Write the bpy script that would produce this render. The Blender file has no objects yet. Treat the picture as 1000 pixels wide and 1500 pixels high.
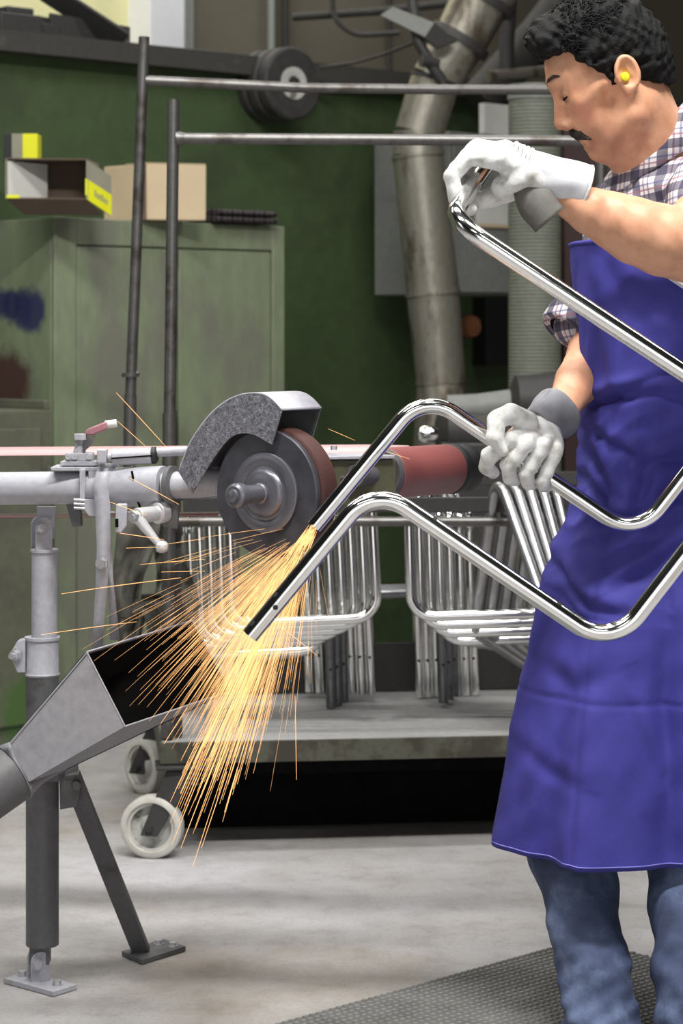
import bpy, math, random
import numpy as np
from mathutils import Vector, Matrix, noise as mnoise

random.seed(7); rng = np.random.default_rng(7)
sc = bpy.context.scene
COL = sc.collection
PI = math.pi

# ------------------------------------------------------------------ camera
F = 3300.0            # focal length in pixels of the 1000x1500 frame
CAMH = 1.25           # camera height above the floor
HOR = 486.0           # row of the horizon
cam_d = bpy.data.cameras.new('camera'); cam = bpy.data.objects.new('camera', cam_d); COL.objects.link(cam)
cam.location = (0, 0, CAMH); cam.rotation_euler = (PI/2, 0, 0)
cam_d.sensor_fit = 'VERTICAL'; cam_d.sensor_height = 36.0; cam_d.sensor_width = 24.0
cam_d.lens = F/1500.0*36.0
cam_d.shift_y = -(750.0-HOR)/1500.0
cam_d.clip_start = 0.05
cam_d.dof.use_dof = True; cam_d.dof.focus_distance = 3.98; cam_d.dof.aperture_fstop = 6.3
sc.camera = cam

# ------------------------------------------------------------------ light
w = bpy.data.worlds.new('world'); sc.world = w; w.use_nodes = True
w.node_tree.nodes['Background'].inputs[0].default_value = (0.86, 0.93, 1.0, 1)
w.node_tree.nodes['Background'].inputs[1].default_value = 0.02
def area(name, loc, target, size, size_y, power, color=(1, 1, 1)):
    l = bpy.data.lights.new(name, 'AREA'); l.shape = 'RECTANGLE'; l.size = size; l.size_y = size_y
    l.energy = power; l.color = color
    o = bpy.data.objects.new(name, l); COL.objects.link(o); o.location = loc
    o.rotation_euler = (Vector(target)-Vector(loc)).to_track_quat('-Z', 'Y').to_euler()
    return o
# rows of ceiling luminaires; those behind the camera are added to light the floor
for (x, y, e) in [(0.75, 2.6, 190), (-1.6, 2.8, 70), (-0.5, 4.7, 65), (2.6, 4.8, 30), (-2.4, 5.8, 26), (0.9, 6.8, 26), (-1.4, -1.4, 30), (1.6, -1.4, 30)]:
    area('ceiling_luminaire', (x, y, 4.3), (x, y, 0), 1.6, 0.3, e, (1.0, 0.985, 0.95))
# added unseen area lights: a bright sheet for the chrome, a side fill
area('added_chrome_light', (0.3, -2.3, 1.35), (0.3, 4.5, 1.35), 4.6, 2.6, 50, (0.95, 0.98, 1.0))
area('added_side_fill', (-6.3, 2.5, 2.3), (0.0, 4.5, 0.9), 1.6, 2.2, 16, (0.95, 0.98, 1.0))
sc.view_settings.view_transform = 'Standard'; sc.view_settings.look = 'None'
sc.view_settings.exposure = 0.18; sc.view_settings.gamma = 1.0; sc.view_settings.use_curve_mapping = False

# ------------------------------------------------------------------ helpers
def P(px, py, d):
    """direction of a pixel taken to depth d (metres in front of the lens)"""
    return Vector(((px-500.0)/F*d, d, CAMH-(py-HOR)/F*d))
def V(*a): return Vector(a)
def lin(c):
    return tuple((x/12.92 if x <= 0.04045 else ((x+0.055)/1.055)**2.4) for x in c)
def rgb(r, g, b): return lin((r/255., g/255., b/255.))

def basis(axis, hint=None):
    a = Vector(axis).normalized()
    h = Vector(hint) if hint is not None else (Vector((0, 0, 1)) if abs(a.z) < 0.9 else Vector((1, 0, 0)))
    u = (h - a*h.dot(a)).normalized(); v = a.cross(u)
    return a, u, v

class MB:
    def __init__(s): s.v = []; s.f = []
    def add(s, vs, fs):
        n = len(s.v); s.v += [tuple(x) for x in vs]; s.f += [tuple(i+n for i in f) for f in fs]; return s
    def box(s, c, size, ax=None):
        c = Vector(c); ux, uy, uz = ax if ax else (V(1,0,0), V(0,1,0), V(0,0,1))
        hx, hy, hz = size[0]/2, size[1]/2, size[2]/2
        vs = [c+ux*(i*hx)+uy*(j*hy)+uz*(k*hz) for k in (-1,1) for (i,j) in ((-1,-1),(1,-1),(1,1),(-1,1))]
        return s.add(vs, [(3,2,1,0),(4,5,6,7),(0,1,5,4),(1,2,6,5),(2,3,7,6),(3,0,4,7)])
    def bar(s, p0, p1, wd, th, hint=None):
        p0, p1 = Vector(p0), Vector(p1); a, u, v = basis(p1-p0, hint)
        return s.box((p0+p1)/2, ((p1-p0).length, wd, th), (a, u, v))
    def lathe(s, o, axis, prof, n=32, cap=True):
        o = Vector(o); a, u, v = basis(axis); vs = []; fs = []
        for (t, r) in prof:
            for k in range(n):
                q = 2*PI*k/n; vs.append(o+a*t+(u*math.cos(q)+v*math.sin(q))*r)
        m = len(prof)
        for i in range(m-1):
            for k in range(n):
                k2 = (k+1) % n; fs.append((i*n+k, i*n+k2, (i+1)*n+k2, (i+1)*n+k))
        if cap:
            fs.append(tuple(range(n-1, -1, -1))); fs.append(tuple((m-1)*n+k for k in range(n)))
        return s.add(vs, fs)
    def cyl(s, p0, p1, r0, r1=None, n=24, cap=True):
        p0, p1 = Vector(p0), Vector(p1)
        return s.lathe(p0, p1-p0, [(0, r0), ((p1-p0).length, r0 if r1 is None else r1)], n, cap)
    def prism(s, pts, ext):
        ext = Vector(ext); n = len(pts); pts = [Vector(p) for p in pts]
        vs = pts+[p+ext for p in pts]
        fs = [tuple(range(n-1,-1,-1)), tuple(range(n, 2*n))]+[(i, (i+1)%n, (i+1)%n+n, i+n) for i in range(n)]
        return s.add(vs, fs)
    def tube(s, path, r, n=16, cap=True):
        path = [Vector(p) for p in path]; m = len(path); vs = []; fs = []
        t0 = (path[1]-path[0]).normalized(); _, u, _ = basis(t0)
        for i, p in enumerate(path):
            t = (path[min(i+1, m-1)]-path[max(i-1, 0)]).normalized()
            u = (u-t*u.dot(t)).normalized(); v = t.cross(u)
            rr = r[i] if isinstance(r, (list, tuple)) else r
            for k in range(n):
                q = 2*PI*k/n; vs.append(p+(u*math.cos(q)+v*math.sin(q))*rr)
        for i in range(m-1):
            for k in range(n):
                k2 = (k+1) % n; fs.append((i*n+k, i*n+k2, (i+1)*n+k2, (i+1)*n+k))
        if cap:
            fs.append(tuple(range(n-1,-1,-1))); fs.append(tuple((m-1)*n+k for k in range(n)))
        return s.add(vs, fs)
    def grid(s, rows):
        m = len(rows); n = len(rows[0]); vs = [p for r in rows for p in r]
        return s.add(vs, [(i*n+j, i*n+j+1, (i+1)*n+j+1, (i+1)*n+j) for i in range(m-1) for j in range(n-1)])

def fillet(pts, r, seg=10):
    pts = [Vector(p) for p in pts]; out = [pts[0]]
    for i in range(1, len(pts)-1):
        a, b, c = pts[i-1], pts[i], pts[i+1]
        d0 = (a-b).normalized(); d1 = (c-b).normalized(); cs = max(-1, min(1, d0.dot(d1))); ang = math.acos(cs)
        rr = r[i-1] if isinstance(r, (list, tuple)) else r
        L = min(rr/math.tan(ang/2), 0.48*(a-b).length, 0.48*(c-b).length); rr = L*math.tan(ang/2)
        ce = b+(d0+d1).normalized()*(rr/math.sin(ang/2)); p0 = b+d0*L-ce; p1 = b+d1*L-ce
        n = p0.cross(p1).normalized(); tot = p0.angle(p1)
        for k in range(seg+1): out.append(ce+Matrix.Rotation(tot*k/seg, 3, n) @ p0)
    out.append(pts[-1]); return out

def meshdata(name, vs, fs, mat, smooth=True, angle=40):
    me = bpy.data.meshes.new(name); me.from_pydata([tuple(v) for v in vs], [], fs); me.update()
    if mat: me.materials.append(mat)
    if smooth:
        me.polygons.foreach_set('use_smooth', [True]*len(me.polygons))
        if angle: me.set_sharp_from_angle(angle=math.radians(angle))
    return me
def obj(name, mb, mat, parent=None, bevel=0, smooth=True, angle=40, loc=None, solid=0):
    """one mesh object; vertices are given in world space, the origin goes to the parent's or loc"""
    base = Vector(parent['base']) if parent is not None and 'base' in parent else (Vector(loc) if loc is not None else Vector((0,0,0)))
    me = meshdata(name, [Vector(v)-base for v in mb.v], mb.f, mat, smooth, angle)
    o = bpy.data.objects.new(name, me); COL.objects.link(o)
    o['base'] = tuple(base)
    if parent is not None: o.parent = parent
    else: o.location = base
    if bevel:
        b = o.modifiers.new('bevel', 'BEVEL'); b.width = bevel; b.segments = 2; b.limit_method = 'ANGLE'; b.angle_limit = math.radians(40)
    if solid:
        b = o.modifiers.new('solid', 'SOLIDIFY'); b.thickness = solid; b.offset = 0
    return o
def thing(name, label, cat, base, group=None):
    o = bpy.data.objects.new(name, None); COL.objects.link(o); o.location = base; o.empty_display_size = 0.1
    o['base'] = tuple(base); o['label'] = label; o['category'] = cat
    if group: o['group'] = group
    return o
def tag(o, label, cat, group=None):
    o['label'] = label; o['category'] = cat
    if group: o['group'] = group
    return o
def struct(name, mb, mat, **k):
    o = obj(name, mb, mat, **k); o['kind'] = 'structure'; return o

# ------------------------------------------------------------------ materials
class NT:
    def __init__(s, name):
        s.m = bpy.data.materials.new(name); s.m.use_nodes = True; s.t = s.m.node_tree
        s.b = s.t.nodes['Principled BSDF']; s._tc = None
    def n(s, kind, **k):
        o = s.t.nodes.new(kind)
        for a, b in k.items(): setattr(o, a, b)
        return o
    def l(s, a, b): s.t.links.new(a, b)
    def pos(s, world=True, scale=(1,1,1)):
        if world: src = s.n('ShaderNodeNewGeometry').outputs['Position']
        else: src = s.n('ShaderNodeTexCoord').outputs['Object']
        mp = s.n('ShaderNodeMapping'); mp.inputs['Scale'].default_value = scale; s.l(src, mp.inputs[0]); return mp.outputs[0]
    def noise(s, scale, detail=4, rough=0.55, vec=None, dist=0):
        o = s.n('ShaderNodeTexNoise'); o.inputs['Scale'].default_value = scale; o.inputs['Detail'].default_value = detail
        o.inputs['Roughness'].default_value = rough; o.inputs['Distortion'].default_value = dist
        s.l(vec if vec else s.pos(False), o.inputs['Vector']); return o.outputs['Fac']
    def ramp(s, fac, stops):
        o = s.n('ShaderNodeValToRGB'); e = o.color_ramp.elements
        while len(e) < len(stops): e.new(0.5)
        for x, (p, c) in zip(e, stops):
            x.position = p; x.color = (*c, 1) if len(c) == 3 else c
        s.l(fac, o.inputs[0]); return o.outputs[0]
    def mix(s, fac, a, b, mode='MIX'):
        o = s.n('ShaderNodeMix', data_type='RGBA', blend_type=mode)
        if isinstance(fac, (int, float)): o.inputs[0].default_value = fac
        else: s.l(fac, o.inputs[0])
        for i, x in ((6, a), (7, b)):
            if isinstance(x, tuple): o.inputs[i].default_value = (*x, 1)
            else: s.l(x, o.inputs[i])
        return o.outputs[2]
    def math(s, op, a, b=0.0):
        o = s.n('ShaderNodeMath', operation=op)
        for i, x in ((0, a), (1, b)):
            if isinstance(x, (int, float)): o.inputs[i].default_value = x
            else: s.l(x, o.inputs[i])
        return o.outputs[0]
    def bump(s, h, strength=0.3, dist=0.002):
        o = s.n('ShaderNodeBump'); o.inputs['Strength'].default_value = strength; o.inputs['Distance'].default_value = dist
        s.l(h, o.inputs['Height']); s.l(o.outputs[0], s.b.inputs['Normal'])
    def set(s, color=None, rough=0.5, metal=0.0, spec=0.5):
        if color is not None:
            if isinstance(color, tuple): s.b.inputs['Base Color'].default_value = (*color, 1)
            else: s.l(color, s.b.inputs['Base Color'])
        if isinstance(rough, (int, float)): s.b.inputs['Roughness'].default_value = rough
        else: s.l(rough, s.b.inputs['Roughness'])
        s.b.inputs['Metallic'].default_value = metal; s.b.inputs['Specular IOR Level'].default_value = spec
        return s.m
def simple(name, c, rough=0.5, metal=0.0, var=0.15, scale=30, bump=0.0, bdist=0.001, spec=0.5):
    t = NT(name); nz = t.noise(scale, 5)
    dark = tuple(x*(1-var) for x in c); lite = tuple(min(1, x*(1+var)) for x in c)
    col = t.ramp(nz, [(0.3, dark), (0.7, lite)])
    if bump: t.bump(nz, bump, bdist)
    return t.set(col, rough, metal, spec)
def worn(name, base, wear, amount=0.55, scale=6, rough=0.55, spots=None, metal=0, stretch=(1,1,1), bump=0.1):
    """paint with patches, streaks and a second paint or bare metal showing"""
    t = NT(name); v = t.pos(True, stretch)
    n1 = t.noise(scale, 6, 0.65, v); n2 = t.noise(scale*9, 4, 0.6, v)
    c = t.ramp(n2, [(0.25, tuple(x*0.85 for x in base)), (0.75, tuple(min(1, x*1.12) for x in base))])
    k = t.ramp(n1, [(amount, (0,0,0)), (amount+0.1, (1,1,1))])
    c = t.mix(t.math('MULTIPLY', k, 0.8), c, wear)
    for (ce, rad, col) in (spots or []):
        dn = t.n('ShaderNodeVectorMath', operation='DISTANCE')
        t.l(t.n('ShaderNodeNewGeometry').outputs['Position'], dn.inputs[0]); dn.inputs[1].default_value = tuple(ce)
        dd = t.math('ADD', dn.outputs['Value'], t.math('MULTIPLY', t.math('SUBTRACT', t.noise(18, 4, 0.6, t.pos(True)), 0.5), rad*0.9))
        m = t.n('ShaderNodeMapRange'); m.inputs[1].default_value = rad*0.7; m.inputs[2].default_value = rad*1.2
        m.inputs[3].default_value = 0.92; m.inputs[4].default_value = 0.0; t.l(dd, m.inputs[0])
        c = t.mix(m.outputs[0], c, col)
    if bump: t.bump(n2, bump, 0.001)
    return t.set(c, rough, metal)

M = {}
M['chrome'] = simple('polished_steel', (0.88, 0.88, 0.87), 0.12, 1.0, 0.04, 60)
M['chrome_dull'] = simple('bright_steel', (0.74, 0.74, 0.73), 0.22, 1.0, 0.06, 60)
M['tube_dark'] = simple('blued_steel', (0.20, 0.20, 0.21), 0.32, 0.9, 0.2, 40)
M['rawtube'] = worn('raw_steel_tube', (0.17, 0.165, 0.16), (0.08, 0.065, 0.055), 0.52, 9, 0.42, metal=0.85)
M['mgrey'] = worn('grey_machine_paint', rgb(170, 170, 178), rgb(135, 135, 141), 0.6, 9, 0.42, bump=0.12)
M['mgrey_d'] = worn('dark_machine_paint', rgb(92, 92, 94), rgb(66, 64, 62), 0.55, 9, 0.5, bump=0.12)
M['chute'] = worn('dusty_grey_sheet', rgb(134, 134, 140), rgb(116, 116, 120), 0.55, 7, 0.6, bump=0.35)
M['soot_shade'] = simple('soot_shade_steel', (0.005, 0.005, 0.005), 0.95, 0, 0.4, 20, spec=0.1)  # soot black; also the painted shade of the plate under the trolley
M['black'] = simple('black_rubber', (0.012, 0.012, 0.013), 0.55, 0, 0.2, 40)
M['rubber'] = simple('dusty_black_rubber', (0.035, 0.033, 0.032), 0.7, 0, 0.3, 25)
M['darksteel'] = worn('dark_steel', (0.045, 0.043, 0.042), (0.09, 0.075, 0.06), 0.58, 8, 0.55, metal=0.3)
M['bolt'] = simple('zinc_bolt', (0.55, 0.55, 0.57), 0.4, 0.7, 0.15, 80)
M['pinkgrip'] = simple('faded_red_grip', rgb(160, 110, 120), 0.55, 0, 0.15, 40)
M['belt'] = simple('abrasive_belt', rgb(206, 166, 166), 0.8, 0, 0.12, 250, 0.3)
M['belt_dark'] = simple('dark_abrasive', rgb(72, 42, 38), 0.6, 0, 0.2, 250, 0.3)
M['drumred'] = simple('red_abrasive_sleeve', rgb(138, 80, 78), 0.40, 0, 0.12, 300, 0.2)
M['olive'] = worn('olive_paint', rgb(84, 84, 64), rgb(60, 58, 48), 0.55, 10, 0.5)
M['green'] = worn('cabinet_green', rgb(112, 124, 98), rgb(112, 112, 100), 0.5, 3.2, 0.5, stretch=(1,1,0.45), bump=0.06)

# concrete
t = NT('concrete_floor'); v = t.pos(True)
n1 = t.noise(1.3, 6, 0.6, v); n2 = t.noise(14, 6, 0.7, v); n3 = t.noise(120, 3, 0.6, v)
c = t.ramp(n1, [(0.32, rgb(138, 130, 120)), (0.5, rgb(166, 163, 162)), (0.68, rgb(182, 180, 184))])
c = t.mix(0.55, c, t.ramp(n2, [(0.3, (0.62,0.61,0.6)), (0.52, (0.95,0.95,0.95)), (0.75, (1,1,1))]), 'MULTIPLY')
c = t.mix(0.3, c, t.ramp(n3, [(0.3, (0.55,0.55,0.55)), (0.55, (1,1,1))]), 'MULTIPLY')
t.bump(n2, 0.12, 0.004); M['concrete'] = t.set(c, 0.72, 0, 0.35)
# green wall
M['gwall'] = worn('dark_green_wall', rgb(64, 82, 50), rgb(54, 66, 44), 0.52, 2.0, 0.6, bump=0.08)
M['upper'] = simple('grey_hall_wall', rgb(112, 106, 92), 0.8, 0, 0.1, 2)
M['cream'] = simple('cream_wall', rgb(232, 228, 176), 0.8, 0, 0.05, 3)
M['white'] = simple('white_column', rgb(232, 234, 238), 0.7, 0, 0.04, 4)
M['pgrey'] = simple('grey_column', rgb(150, 155, 150), 0.7, 0, 0.06, 4)
M['ledge'] = worn('sooty_ledge', (0.045, 0.042, 0.038), (0.09, 0.085, 0.075), 0.6, 6, 0.8)
M['junk'] = worn('rusty_black_scrap', (0.035, 0.034, 0.034), (0.08, 0.07, 0.06), 0.58, 14, 0.7)
M['duct'] = worn('stained_galvanised', rgb(156, 152, 140), rgb(84, 72, 58), 0.46, 7, 0.36, stretch=(1,1,0.4), metal=0.65)
M['boxgrey'] = worn('switchbox_grey', rgb(122, 124, 120), rgb(100, 102, 98), 0.6, 5, 0.55)
M['maroon'] = simple('dark_maroon_paint', (0.035, 0.012, 0.012), 0.6)
M['card'] = simple('cardboard', rgb(204, 184, 152), 0.85, 0, 0.05, 12)
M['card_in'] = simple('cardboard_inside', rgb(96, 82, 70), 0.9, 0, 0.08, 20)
M['yellow'] = simple('yellow_print', rgb(226, 226, 30), 0.6, 0, 0.04, 10)
M['boxwhite'] = simple('white_board', rgb(214, 214, 208), 0.7, 0, 0.05, 10)
M['kraft'] = simple('grey_board', rgb(140, 138, 122), 0.8, 0, 0.08, 12)
M['cloth'] = simple('drab_cloth', rgb(78, 77, 70), 0.95, 0, 0.25, 18, 0.3, 0.004)
M['trolley'] = worn('trolley_olive_rust', rgb(80, 80, 68), rgb(50, 46, 38), 0.48, 12, 0.6, bump=0.25)
M['deck'] = worn('dusty_deck', rgb(150, 150, 150), rgb(116, 116, 116), 0.6, 5, 0.6)
M['tyre'] = simple('pale_rubber_tyre', rgb(196, 194, 186), 0.6, 0, 0.12, 30)
M['castdisc'] = worn('dirty_cast_wheel', rgb(186, 186, 180), rgb(70, 70, 58), 0.52, 22, 0.45)
M['mat'] = simple('grey_rubber_mat', rgb(92, 92, 90), 0.6, 0, 0.2, 20)
M['alu'] = simple('cast_aluminium', rgb(214, 214, 216), 0.35, 0.5, 0.06, 60)

# wheel face, guard
t = NT('grinding_wheel_face'); M['disc'] = t.set(t.ramp(t.noise(30, 4), [(0.3, rgb(60, 60, 66)), (0.7, rgb(80, 80, 88))]), 0.42, 0.25)
t = NT('scratched_guard'); v = t.pos(True)
n1 = t.noise(160, 5, 0.75, v, 1.2); n2 = t.noise(24, 5, 0.6, v)
vs_ = t.pos(True, (90, 30, 420)); n3 = t.noise(1.0, 2, 0.5, vs_)
c = t.ramp(n1, [(0.36, rgb(74, 74, 82)), (0.5, rgb(122, 122, 130)), (0.66, rgb(172, 172, 182))])
c = t.mix(t.ramp(n3, [(0.66, (0,0,0)), (0.72, (0.7,0.7,0.7))]), c, rgb(205, 205, 212))
c = t.mix(0.4, c, t.ramp(n2, [(0.3, (0.5,0.5,0.5)), (0.6, (1,1,1))]), 'MULTIPLY')
t.bump(n1, 0.25, 0.001); M['guard'] = t.set(c, 0.55, 0.25)

# ------------------------------------------------------------------ setting
A_ROOM = math.radians(42)
RU = V(math.cos(A_ROOM), math.sin(A_ROOM), 0)          # along the back wall, receding to the right
RN = V(math.sin(A_ROOM), -math.cos(A_ROOM), 0)         # out of the wall, towards the viewer
UZ = V(0, 0, 1)
TC = P(80, 0, 7.15); TC.z = 0                           # front left foot of the tall cabinet
W0 = TC - RN*0.47                                       # a point at the foot of the green wall
def onwall(px, off=0.0):
    """ground point where the pixel column meets the plane 'off' metres in front of the green wall"""
    o = W0+RN*off; k = (px-500.0)/F
    tt = (k*o.y-o.x)/(RU.x-k*RU.y); return o+RU*tt
WALLTOP = CAMH+(HOR-76)/F*onwall(0).y

struct('floor', MB().box((0.5, 6, -0.05), (16, 20, 0.1)), M['concrete'])
wm = MB().box(W0+RU*2.0-RN*0.06+UZ*(WALLTOP/2), (9, 0.12, WALLTOP), (RU, -RN, UZ))
wb = struct('wall_back', wm, M['gwall'])
lm = MB().box(W0+RU*2.0-RN*0.10+UZ*(WALLTOP+0.03), (9, 0.36, 0.07), (RU, -RN, UZ))
struct('trim_1', lm, M['ledge'])
UW = 1.5
um = MB().box(W0+RU*2.0-RN*(UW+0.1)+UZ*2.6, (13, 0.2, 5.2), (RU, -RN, UZ)); struct('wall_upper', um, M['upper'])
cp = onwall(-60, -UW+0.03); cq = onwall(188, -UW+0.03)
struct('wall_cream_panel', MB().box((cp+cq)/2+UZ*2.6, ((cq-cp).length, 0.05, 5.1), (RU, -RN, UZ)), M['cream'])
for nm, x0, x1, mt, off in (('trim_2', 187, 238, 'white', 0.16), ('trim_3', 239, 256, 'pgrey', 0.10), ('trim_4', 257, 274, 'pgrey', 0.05),
                            ('trim_5', 391, 397, 'pgrey', 0.03), ('trim_6', 411, 418, 'ledge', 0.03), ('trim_7', 566, 571, 'ledge', 0.02)):
    a = onwall(x0, -UW+0.05); b = onwall(x1, -UW+0.05)
    struct(nm, MB().box((a+b)/2+UZ*2.6+RN*off/2, ((b-a).length, off, 5.1), (RU, -RN, UZ)), M[mt], bevel=0.006)
for px_, pw in ((60, 42), (520, 22)):
    q = onwall(px_, -0.75); area('ceiling_luminaire', (q.x, q.y, 4.4), (q.x, q.y, 0), 1.4, 0.3, pw, (1.0, 0.98, 0.94))
# the rest of the hall
M['hall'] = simple('hall_plaster', rgb(84, 84, 82), 0.9, 0, 0.05, 2)
M['hallceil'] = simple('hall_ceiling', rgb(44, 44, 44), 0.9, 0, 0.05, 2)
struct('ceiling', MB().box((0.5, 6, 5.25), (16, 20, 0.1)), M['hallceil'])
struct('wall_left', MB().box((-6.5, 3.0, 2.6), (0.1, 14, 5.2)), M['hall'])
struct('wall_right', MB().box((7.0, 6.0, 2.6), (0.1, 20, 5.2)), M['hall'])
struct('wall_front', MB().box((0.5, -3.9, 2.6), (15, 0.1, 5.2)), M['hall'])

# ------------------------------------------------------------------ SDF modelling
class SDF:
    def __init__(s, lo, hi, h):
        s.lo = np.array(lo, float); s.h = h; s.n = np.ceil((np.array(hi)-s.lo)/h).astype(int)+1
        s.f = np.full(tuple(s.n), 0.2, np.float32)
    def _win(s, lo, hi):
        a = np.clip(np.floor((np.array(lo)-s.lo)/s.h).astype(int), 0, s.n); b = np.clip(np.ceil((np.array(hi)-s.lo)/s.h).astype(int)+1, 0, s.n)
        if np.any(b <= a): return None
        ax = [s.lo[i]+s.h*np.arange(a[i], b[i]) for i in range(3)]
        X, Y, Z = np.meshgrid(*ax, indexing='ij', sparse=True)
        return tuple(slice(a[i], b[i]) for i in range(3)), X, Y, Z
    def _comb(s, sl, d, k, op):
        g = s.f[sl]; d = d.astype(np.float32)
        if op == 'sub': d = -d; g0 = -g
        else: g0 = g
        if k > 0:
            if op == 'sub':
                hh = np.maximum(k-np.abs(g-d), 0)/k; r = np.maximum(g, d)+hh*hh*k*0.25
            else:
                hh = np.maximum(k-np.abs(g-d), 0)/k; r = np.minimum(g, d)-hh*hh*k*0.25
        else: r = np.maximum(g, d) if op == 'sub' else np.minimum(g, d)
        s.f[sl] = r
    def cap(s, a, b, r0, r1=None, k=0.01, op='add', sy=1.0):
        """tapered capsule; sy < 1 widens it along Y"""
        a = np.array(a, float); b = np.array(b, float); r1 = r0 if r1 is None else r1; m = max(r0, r1)/min(1, sy)+k+3*s.h
        w_ = s._win(np.minimum(a, b)-m, np.maximum(a, b)+m)
        if w_ is None: return s
        sl, X, Y, Z = w_; ab = b-a; L = max(1e-9, ab @ ab)
        tt = np.clip(((X-a[0])*ab[0]+(Y-a[1])*ab[1]+(Z-a[2])*ab[2])/L, 0, 1)
        d = np.sqrt((X-a[0]-tt*ab[0])**2+((Y-a[1]-tt*ab[1])*sy)**2+(Z-a[2]-tt*ab[2])**2)-(r0+tt*(r1-r0))
        s._comb(sl, d, k, op); return s
    def chain(s, pts, rs, k=0.01, sy=1.0, op='add'):
        for i in range(len(pts)-1): s.cap(pts[i], pts[i+1], rs[i], rs[i+1], k, op, sy)
        return s
    def ell(s, c, rad, R=None, k=0.01, op='add'):
        """ellipsoid with axes given by the rows of R"""
        c = np.array(c, float); rad = np.array(rad, float); m = rad.max()+k+3*s.h
        w_ = s._win(c-m, c+m)
        if w_ is None: return s
        sl, X, Y, Z = w_; R = np.eye(3) if R is None else np.array(R)
        X = X-c[0]; Y = Y-c[1]; Z = Z-c[2]
        q = [(X*R[i][0]+Y*R[i][1]+Z*R[i][2])/rad[i] for i in range(3)]
        k0 = np.sqrt(q[0]**2+q[1]**2+q[2]**2); k1 = np.sqrt((q[0]/rad[0])**2+(q[1]/rad[1])**2+(q[2]/rad[2])**2)+1e-9
        s._comb(sl, k0*(k0-1.0)/k1, k, op); return s
    def plane(s, p, n):
        """keep the side opposite to n"""
        n = np.array(n, float); n /= np.linalg.norm(n); sl, X, Y, Z = s._win(s.lo, s.lo+s.h*s.n)
        s.f = np.maximum(s.f, ((X-p[0])*n[0]+(Y-p[1])*n[1]+(Z-p[2])*n[2]).astype(np.float32)); return s
    def disp(s, fn):
        sl, X, Y, Z = s._win(s.lo, s.lo+s.h*s.n); m = np.abs(s.f) < 0.04
        d = fn(X, Y, Z); d = np.broadcast_to(d, s.f.shape); s.f = np.where(m, s.f+d, s.f).astype(np.float32); return s
    def mesh(s):
        f = np.pad(s.f, 1, constant_values=0.2); lo = s.lo-s.h; ins = f < 0
        n = np.array(f.shape)-1
        sub = lambda A, c: A[c[0]:c[0]+n[0], c[1]:c[1]+n[1], c[2]:c[2]+n[2]]
        cs = [(i, j, k) for i in (0,1) for j in (0,1) for k in (0,1)]
        al = np.ones(tuple(n), bool); an = np.zeros(tuple(n), bool)
        for c in cs: al &= sub(ins, c); an |= sub(ins, c)
        cells = np.nonzero(an & ~al); N = len(cells[0])
        val = {c: f[cells[0]+c[0], cells[1]+c[1], cells[2]+c[2]] for c in cs}
        acc = np.zeros((N, 3)); cnt = np.zeros(N)
        for c in cs:
            for ax in range(3):
                if c[ax]: continue
                c2 = list(c); c2[ax] = 1; f0 = val[c]; f1 = val[tuple(c2)]; m = (f0 < 0) != (f1 < 0)
                q = np.tile(np.array(c, float), (int(m.sum()), 1)); q[:, ax] += f0[m]/(f0[m]-f1[m]); acc[m] += q; cnt[m] += 1
        vid = np.full(tuple(n), -1, np.int32); vid[cells] = np.arange(N)
        vs = lo+s.h*(np.stack(cells, 1)+acc/cnt[:, None]); fs = []
        for ax in range(3):
            u, v = (ax+1) % 3, (ax+2) % 3
            sl0 = [slice(None)]*3; sl1 = [slice(None)]*3; sl0[ax] = slice(0, -1); sl1[ax] = slice(1, None)
            a = ins[tuple(sl0)]; I = np.nonzero(a != ins[tuple(sl1)]); neg = a[I]
            ok = (I[u] > 0) & (I[v] > 0) & (I[u] < n[u]) & (I[v] < n[v]); I = [x[ok] for x in I]; neg = neg[ok]
            def vi(du, dv):
                J = [x.copy() for x in I]; J[u] -= du; J[v] -= dv; return vid[tuple(J)]
            q = np.stack([vi(1,1), vi(0,1), vi(0,0), vi(1,0)], 1); q[~neg] = q[~neg][:, ::-1]; fs.append(q)
        fs = np.concatenate(fs); return vs, fs[(fs >= 0).all(1)]
def sdfobj(name, S, mat, parent, smooth_it=2):
    vs, fs = S.mesh(); base = np.array(parent['base'] if parent is not None else (0, 0, 0))
    # light Laplacian relaxation
    for _ in range(smooth_it):
        acc = np.zeros_like(vs); c = np.zeros(len(vs))
        for i in range(4):
            a, b = fs[:, i], fs[:, (i+1) % 4]; np.add.at(acc, a, vs[b]); np.add.at(c, a, 1); np.add.at(acc, b, vs[a]); np.add.at(c, b, 1)
        vs = vs*0.5+0.5*acc/np.maximum(c, 1)[:, None]
    me = bpy.data.meshes.new(name); me.vertices.add(len(vs)); me.vertices.foreach_set('co', (vs-base).astype(np.float32).ravel())
    me.loops.add(len(fs)*4); me.loops.foreach_set('vertex_index', fs.astype(np.int32).ravel())
    me.polygons.add(len(fs)); me.polygons.foreach_set('loop_start', np.arange(0, len(fs)*4, 4, dtype=np.int32))
    me.polygons.foreach_set('use_smooth', np.ones(len(fs), bool)); me.update(); me.validate(); me.materials.append(mat)
    o = bpy.data.objects.new(name, me); COL.objects.link(o); o['base'] = tuple(base)
    if parent is not None: o.parent = parent
    return o

# ------------------------------------------------------------------ background things
RAX = (RU, -RN, UZ)
def rbox(mb, base, u0, u1, n0, n1, z0, z1):
    """box in the room's axes: u along the wall, n out of it"""
    return mb.box(base+RU*((u0+u1)/2)+RN*((n0+n1)/2)+UZ*((z0+z1)/2), (abs(u1-u0), abs(n1-n0), abs(z1-z0)), RAX)

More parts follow.
